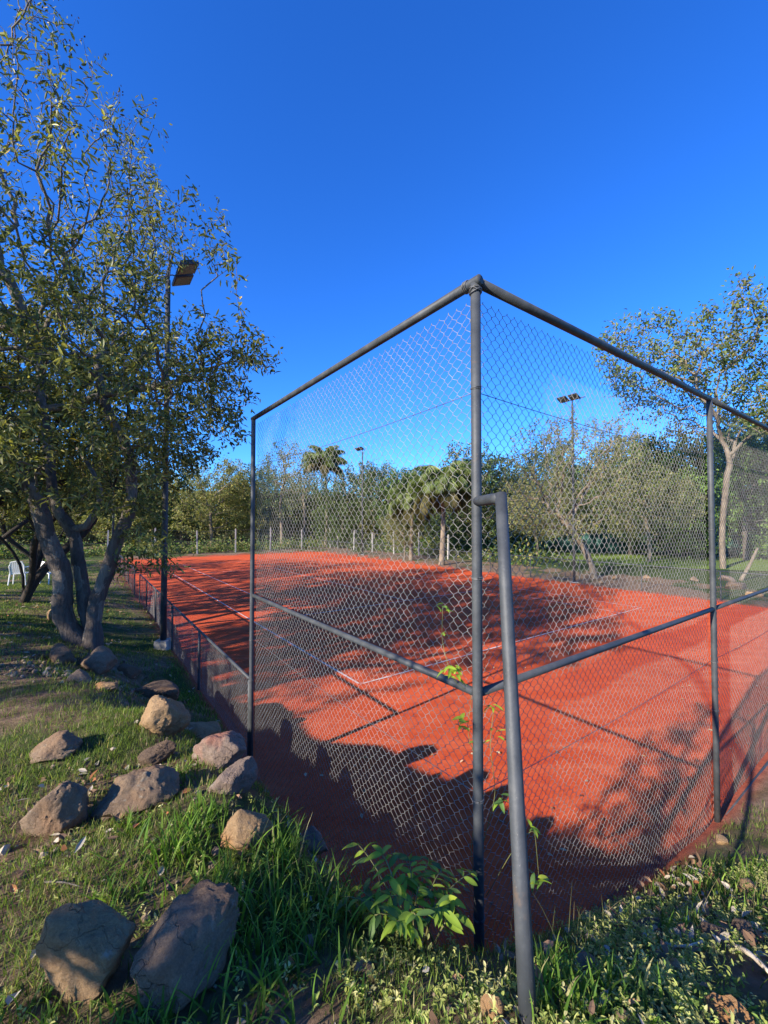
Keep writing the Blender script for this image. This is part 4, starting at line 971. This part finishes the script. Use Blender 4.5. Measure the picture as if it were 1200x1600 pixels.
def long_grass():
    r = np.random.default_rng(102); mb = MB()
    # tufts of broad blades: centre pixel, distance, spread, count, length
    tf = [(430, 1420, 1.62, .20, 240, .21), (350, 1480, 1.45, .16, 170, .20), (470, 1480, 1.5, .20, 170, .17), (400, 1560, 1.25, .18, 130, .14), (520, 1400, 1.75, .14, 160, .24), (440, 1290, 1.95, .14, 200, .24), (300, 1300, 2.0, .16, 190, .18), (265, 1310, 1.9, .12, 130, .18),
          (180, 1420, 1.65, .14, 100, .13), (230, 1590, 1.2, .10, 110, .14), (60, 1580, 1.2, .14, 120, .10), (880, 1560, 1.22, .10, 150, .16), (950, 1545, 1.3, .10, 110, .13), (870, 1520, 1.35, .07, 70, .15), (1120, 1300, 2.7, .25, 240, .14), (1180, 1270, 2.9, .3, 260, .16),
          (1170, 1340, 2.3, .25, 220, .12), (330, 1240, 2.2, .12, 110, .15), (430, 1225, 2.2, .10, 90, .2), (270, 1170, 2.55, .12, 110, .10), (350, 1395, 1.7, .16, 140, .18), (210, 1250, 2.1, .08, 70, .12), (300, 1080, 6.2, .5, 420, .12), (270, 1030, 7.2, .6, 300, .12), (330, 1100, 5.6, .4, 320, .12), (1060, 1400, 2.0, .14, 80, .12)]
    for (x, y, d, sp, c, L) in tf:
        q = px(x, y, d); X = q[0] + r.normal(size=c) * sp * .55; Y = q[1] + r.normal(size=c) * sp * .55; u, v = to_uv(X, Y); ok = (u < -.03) | (v < -.03); X, Y = X[ok], Y[ok]; n = len(X)
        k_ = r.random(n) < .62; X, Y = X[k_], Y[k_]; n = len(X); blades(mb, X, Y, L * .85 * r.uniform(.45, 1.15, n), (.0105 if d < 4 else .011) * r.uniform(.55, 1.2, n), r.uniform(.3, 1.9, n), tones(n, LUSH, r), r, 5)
    # seeding stalks on the crest
    n = 130; X = np.r_[r.uniform(.5, 2.3, 90), r.uniform(-.9, .2, 40)]; Y = np.r_[1.75 + .28 * X[:90] + r.normal(size=90) * .18, r.uniform(1.6, 2.2, 40)]; u, v = to_uv(X, Y); ok = (u < -.02) | (v < -.02); X, Y = X[ok], Y[ok]; n = len(X)
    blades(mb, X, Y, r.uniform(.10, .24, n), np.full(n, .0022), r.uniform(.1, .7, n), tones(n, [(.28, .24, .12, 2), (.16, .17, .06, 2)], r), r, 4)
    tag(mb.build('long_grass', M['grass']), 'long broad green grass blades in tufts among the rocks', None, None, 'stuff')
def weeds():
    """low pale creeping weeds on the right bank"""
    r = np.random.default_rng(103); mb = MB(); n = 9000
    X = r.uniform(-.1, 2.8, n); Y = r.uniform(.95, 3.0, n); u, v = to_uv(X, Y); f = n2(X, Y, 2.6, 14.0, 3)
    ok = (v < -.05) & (r.random(n) < np.clip(.45 + 1.5 * f, .02, 1)) & off_rocks(X, Y, .7) & visible(X, Y); X, Y = X[ok], Y[ok]
    X2 = r.uniform(-2.2, .3, 700); Y2 = r.uniform(1.0, 2.8, 700); u, v = to_uv(X2, Y2); ok = (u < -.3) & (v < 1.2) & off_rocks(X2, Y2, .8) & visible(X2, Y2); X = np.r_[X, X2[ok]]; Y = np.r_[Y, Y2[ok]]
    n = len(X); Z = H(X, Y); hh = r.uniform(.02, .075, n); k = 9
    t = np.tile(np.linspace(.1, 1, k), n); az0 = np.repeat(r.uniform(0, 6.28, n), k) ; P = np.column_stack([np.repeat(X, k), np.repeat(Y, k), np.repeat(Z, k)]); ln = np.repeat(hh, k) * t
    lz = np.repeat(r.uniform(.3, 1.0, n), k); P = P + np.column_stack([np.cos(az0) * ln * (1 - lz * .6), np.sin(az0) * ln * (1 - lz * .6), ln * lz]) + r.normal(size=P.shape) * .003
    a = r.uniform(0, 6.28, len(P)); D = np.column_stack([np.cos(a), np.sin(a), r.uniform(.0, .9, len(P))])
    leaves(mb, P, D, rdir(len(P), r) * .4 + [0, 0, 1], r.uniform(.010, .024, len(P)), r.uniform(.004, .009, len(P)), np.repeat(tones(n, [(.36, .37, .125, 4), (.28, .32, .085, 3), (.46, .43, .20, 2), (.17, .25, .055, 2)], r), k, 0), .2, .1)
    tag(mb.build('creeping_weeds', M['grass']), 'low pale green creeping weeds on the bank', None, None, 'stuff')
def litter():
    r = np.random.default_rng(104); mb = MB(); n = 5200
    X = np.r_[r.uniform(-2.6, 2.4, n), r.uniform(-12, -1, 4200)]; Y = np.r_[r.uniform(.95, 4.0, n), r.uniform(4, 14, 4200)]; u, v = to_uv(X, Y)
    ok = ((u < -.05) | (v < -.05)) & visible(X, Y) & off_rocks(X, Y, .6) & (r.random(len(X)) < np.clip(.35 + 1.4 * n2(X, Y, 1.3, 21.0, 2), .05, 1)); X, Y = X[ok], Y[ok]; n = len(X); Z = H(X, Y) + r.uniform(.004, .028, n)
    a = r.uniform(0, 6.28, n); D = np.column_stack([np.cos(a), np.sin(a), r.normal(0, .25, n)]); far = (Y > 4)
    leaves(mb, np.column_stack([X, Y, Z]), D, rdir(n, r) * .6 + [0, 0, 1], r.uniform(.025, .075, n) * np.where(far, 1.4, 1), r.uniform(.014, .034, n) * np.where(far, 1.4, 1), tones(n, [(.34, .29, .22, 3), (.22, .13, .075, 4), (.13, .08, .05, 3), (.36, .32, .26, 1.2), (.30, .12, .05, 1)], r), .35, -.15)
    tag(mb.build('leaf_litter', M['dry']), 'dead brown and grey leaves strewn over the bank', None, None, 'stuff')
def pebbles():
    r = np.random.default_rng(105); mb = MB(); n = 900
    X = np.r_[r.uniform(-2.4, 2.6, 600), px(110, 1040, 5.2)[0] + r.normal(size=300) * .7]; Y = np.r_[r.uniform(.95, 3.2, 600), 5.0 + r.normal(size=300) * .35]; u, v = to_uv(X, Y); ok = ((u < -.05) | (v < -.05)) & visible(X, Y); X, Y = X[ok], Y[ok]
    bm = bmesh.new(); bmesh.ops.create_icosphere(bm, subdivisions=1, radius=1); B = np.array([q.co[:] for q in bm.verts]); T = np.array([[q.index for q in f.verts] for f in bm.faces]); bm.free()
    Z = H(X, Y)
    for x, y, z in zip(X, Y, Z):
        s = (.006 + .018 * r.random() ** 2) * (1.6 if y > 4 else 1); c = B * (s * r.uniform(.6, 1.2, 3)) * (1 + .15 * r.normal(size=(len(B), 1)))
        mb.add(c + [x, y, z + s * .25], None, T, tones(1, [(.22, .165, .115, 3), (.14, .10, .07, 3), (.28, .23, .17, 1)], r)[0])
    tag(mb.build('gravel', M['dry']), 'scattered small stones on the bank', None, None, 'stuff')
def court_leaves():
    r = np.random.default_rng(106); mb = MB(); n = 700; U_ = r.uniform(.2, 16, n); V_ = .2 + 24 * r.random(n) ** 1.6
    P_ = C0 + U_[:, None] * RV + V_[:, None] * LV; a = r.uniform(0, 6.28, n)
    leaves(mb, np.column_stack([P_, np.full(n, .014)]), np.column_stack([np.cos(a), np.sin(a), 0 * a + .08]), rdir(n, r) * .4 + [0, 0, 1], r.uniform(.03, .075, n), r.uniform(.018, .034, n), tones(n, [(.30, .17, .08, 3), (.16, .08, .04, 3), (.42, .33, .20, 2), (.20, .19, .06, 1)], r), .3, -.1)
    tag(mb.build('fallen_leaves', M['dry']), 'small fallen leaves scattered on the red clay', None, None, 'stuff')
court_leaves(); short_grass(); long_grass(); weeds(); litter(); pebbles()
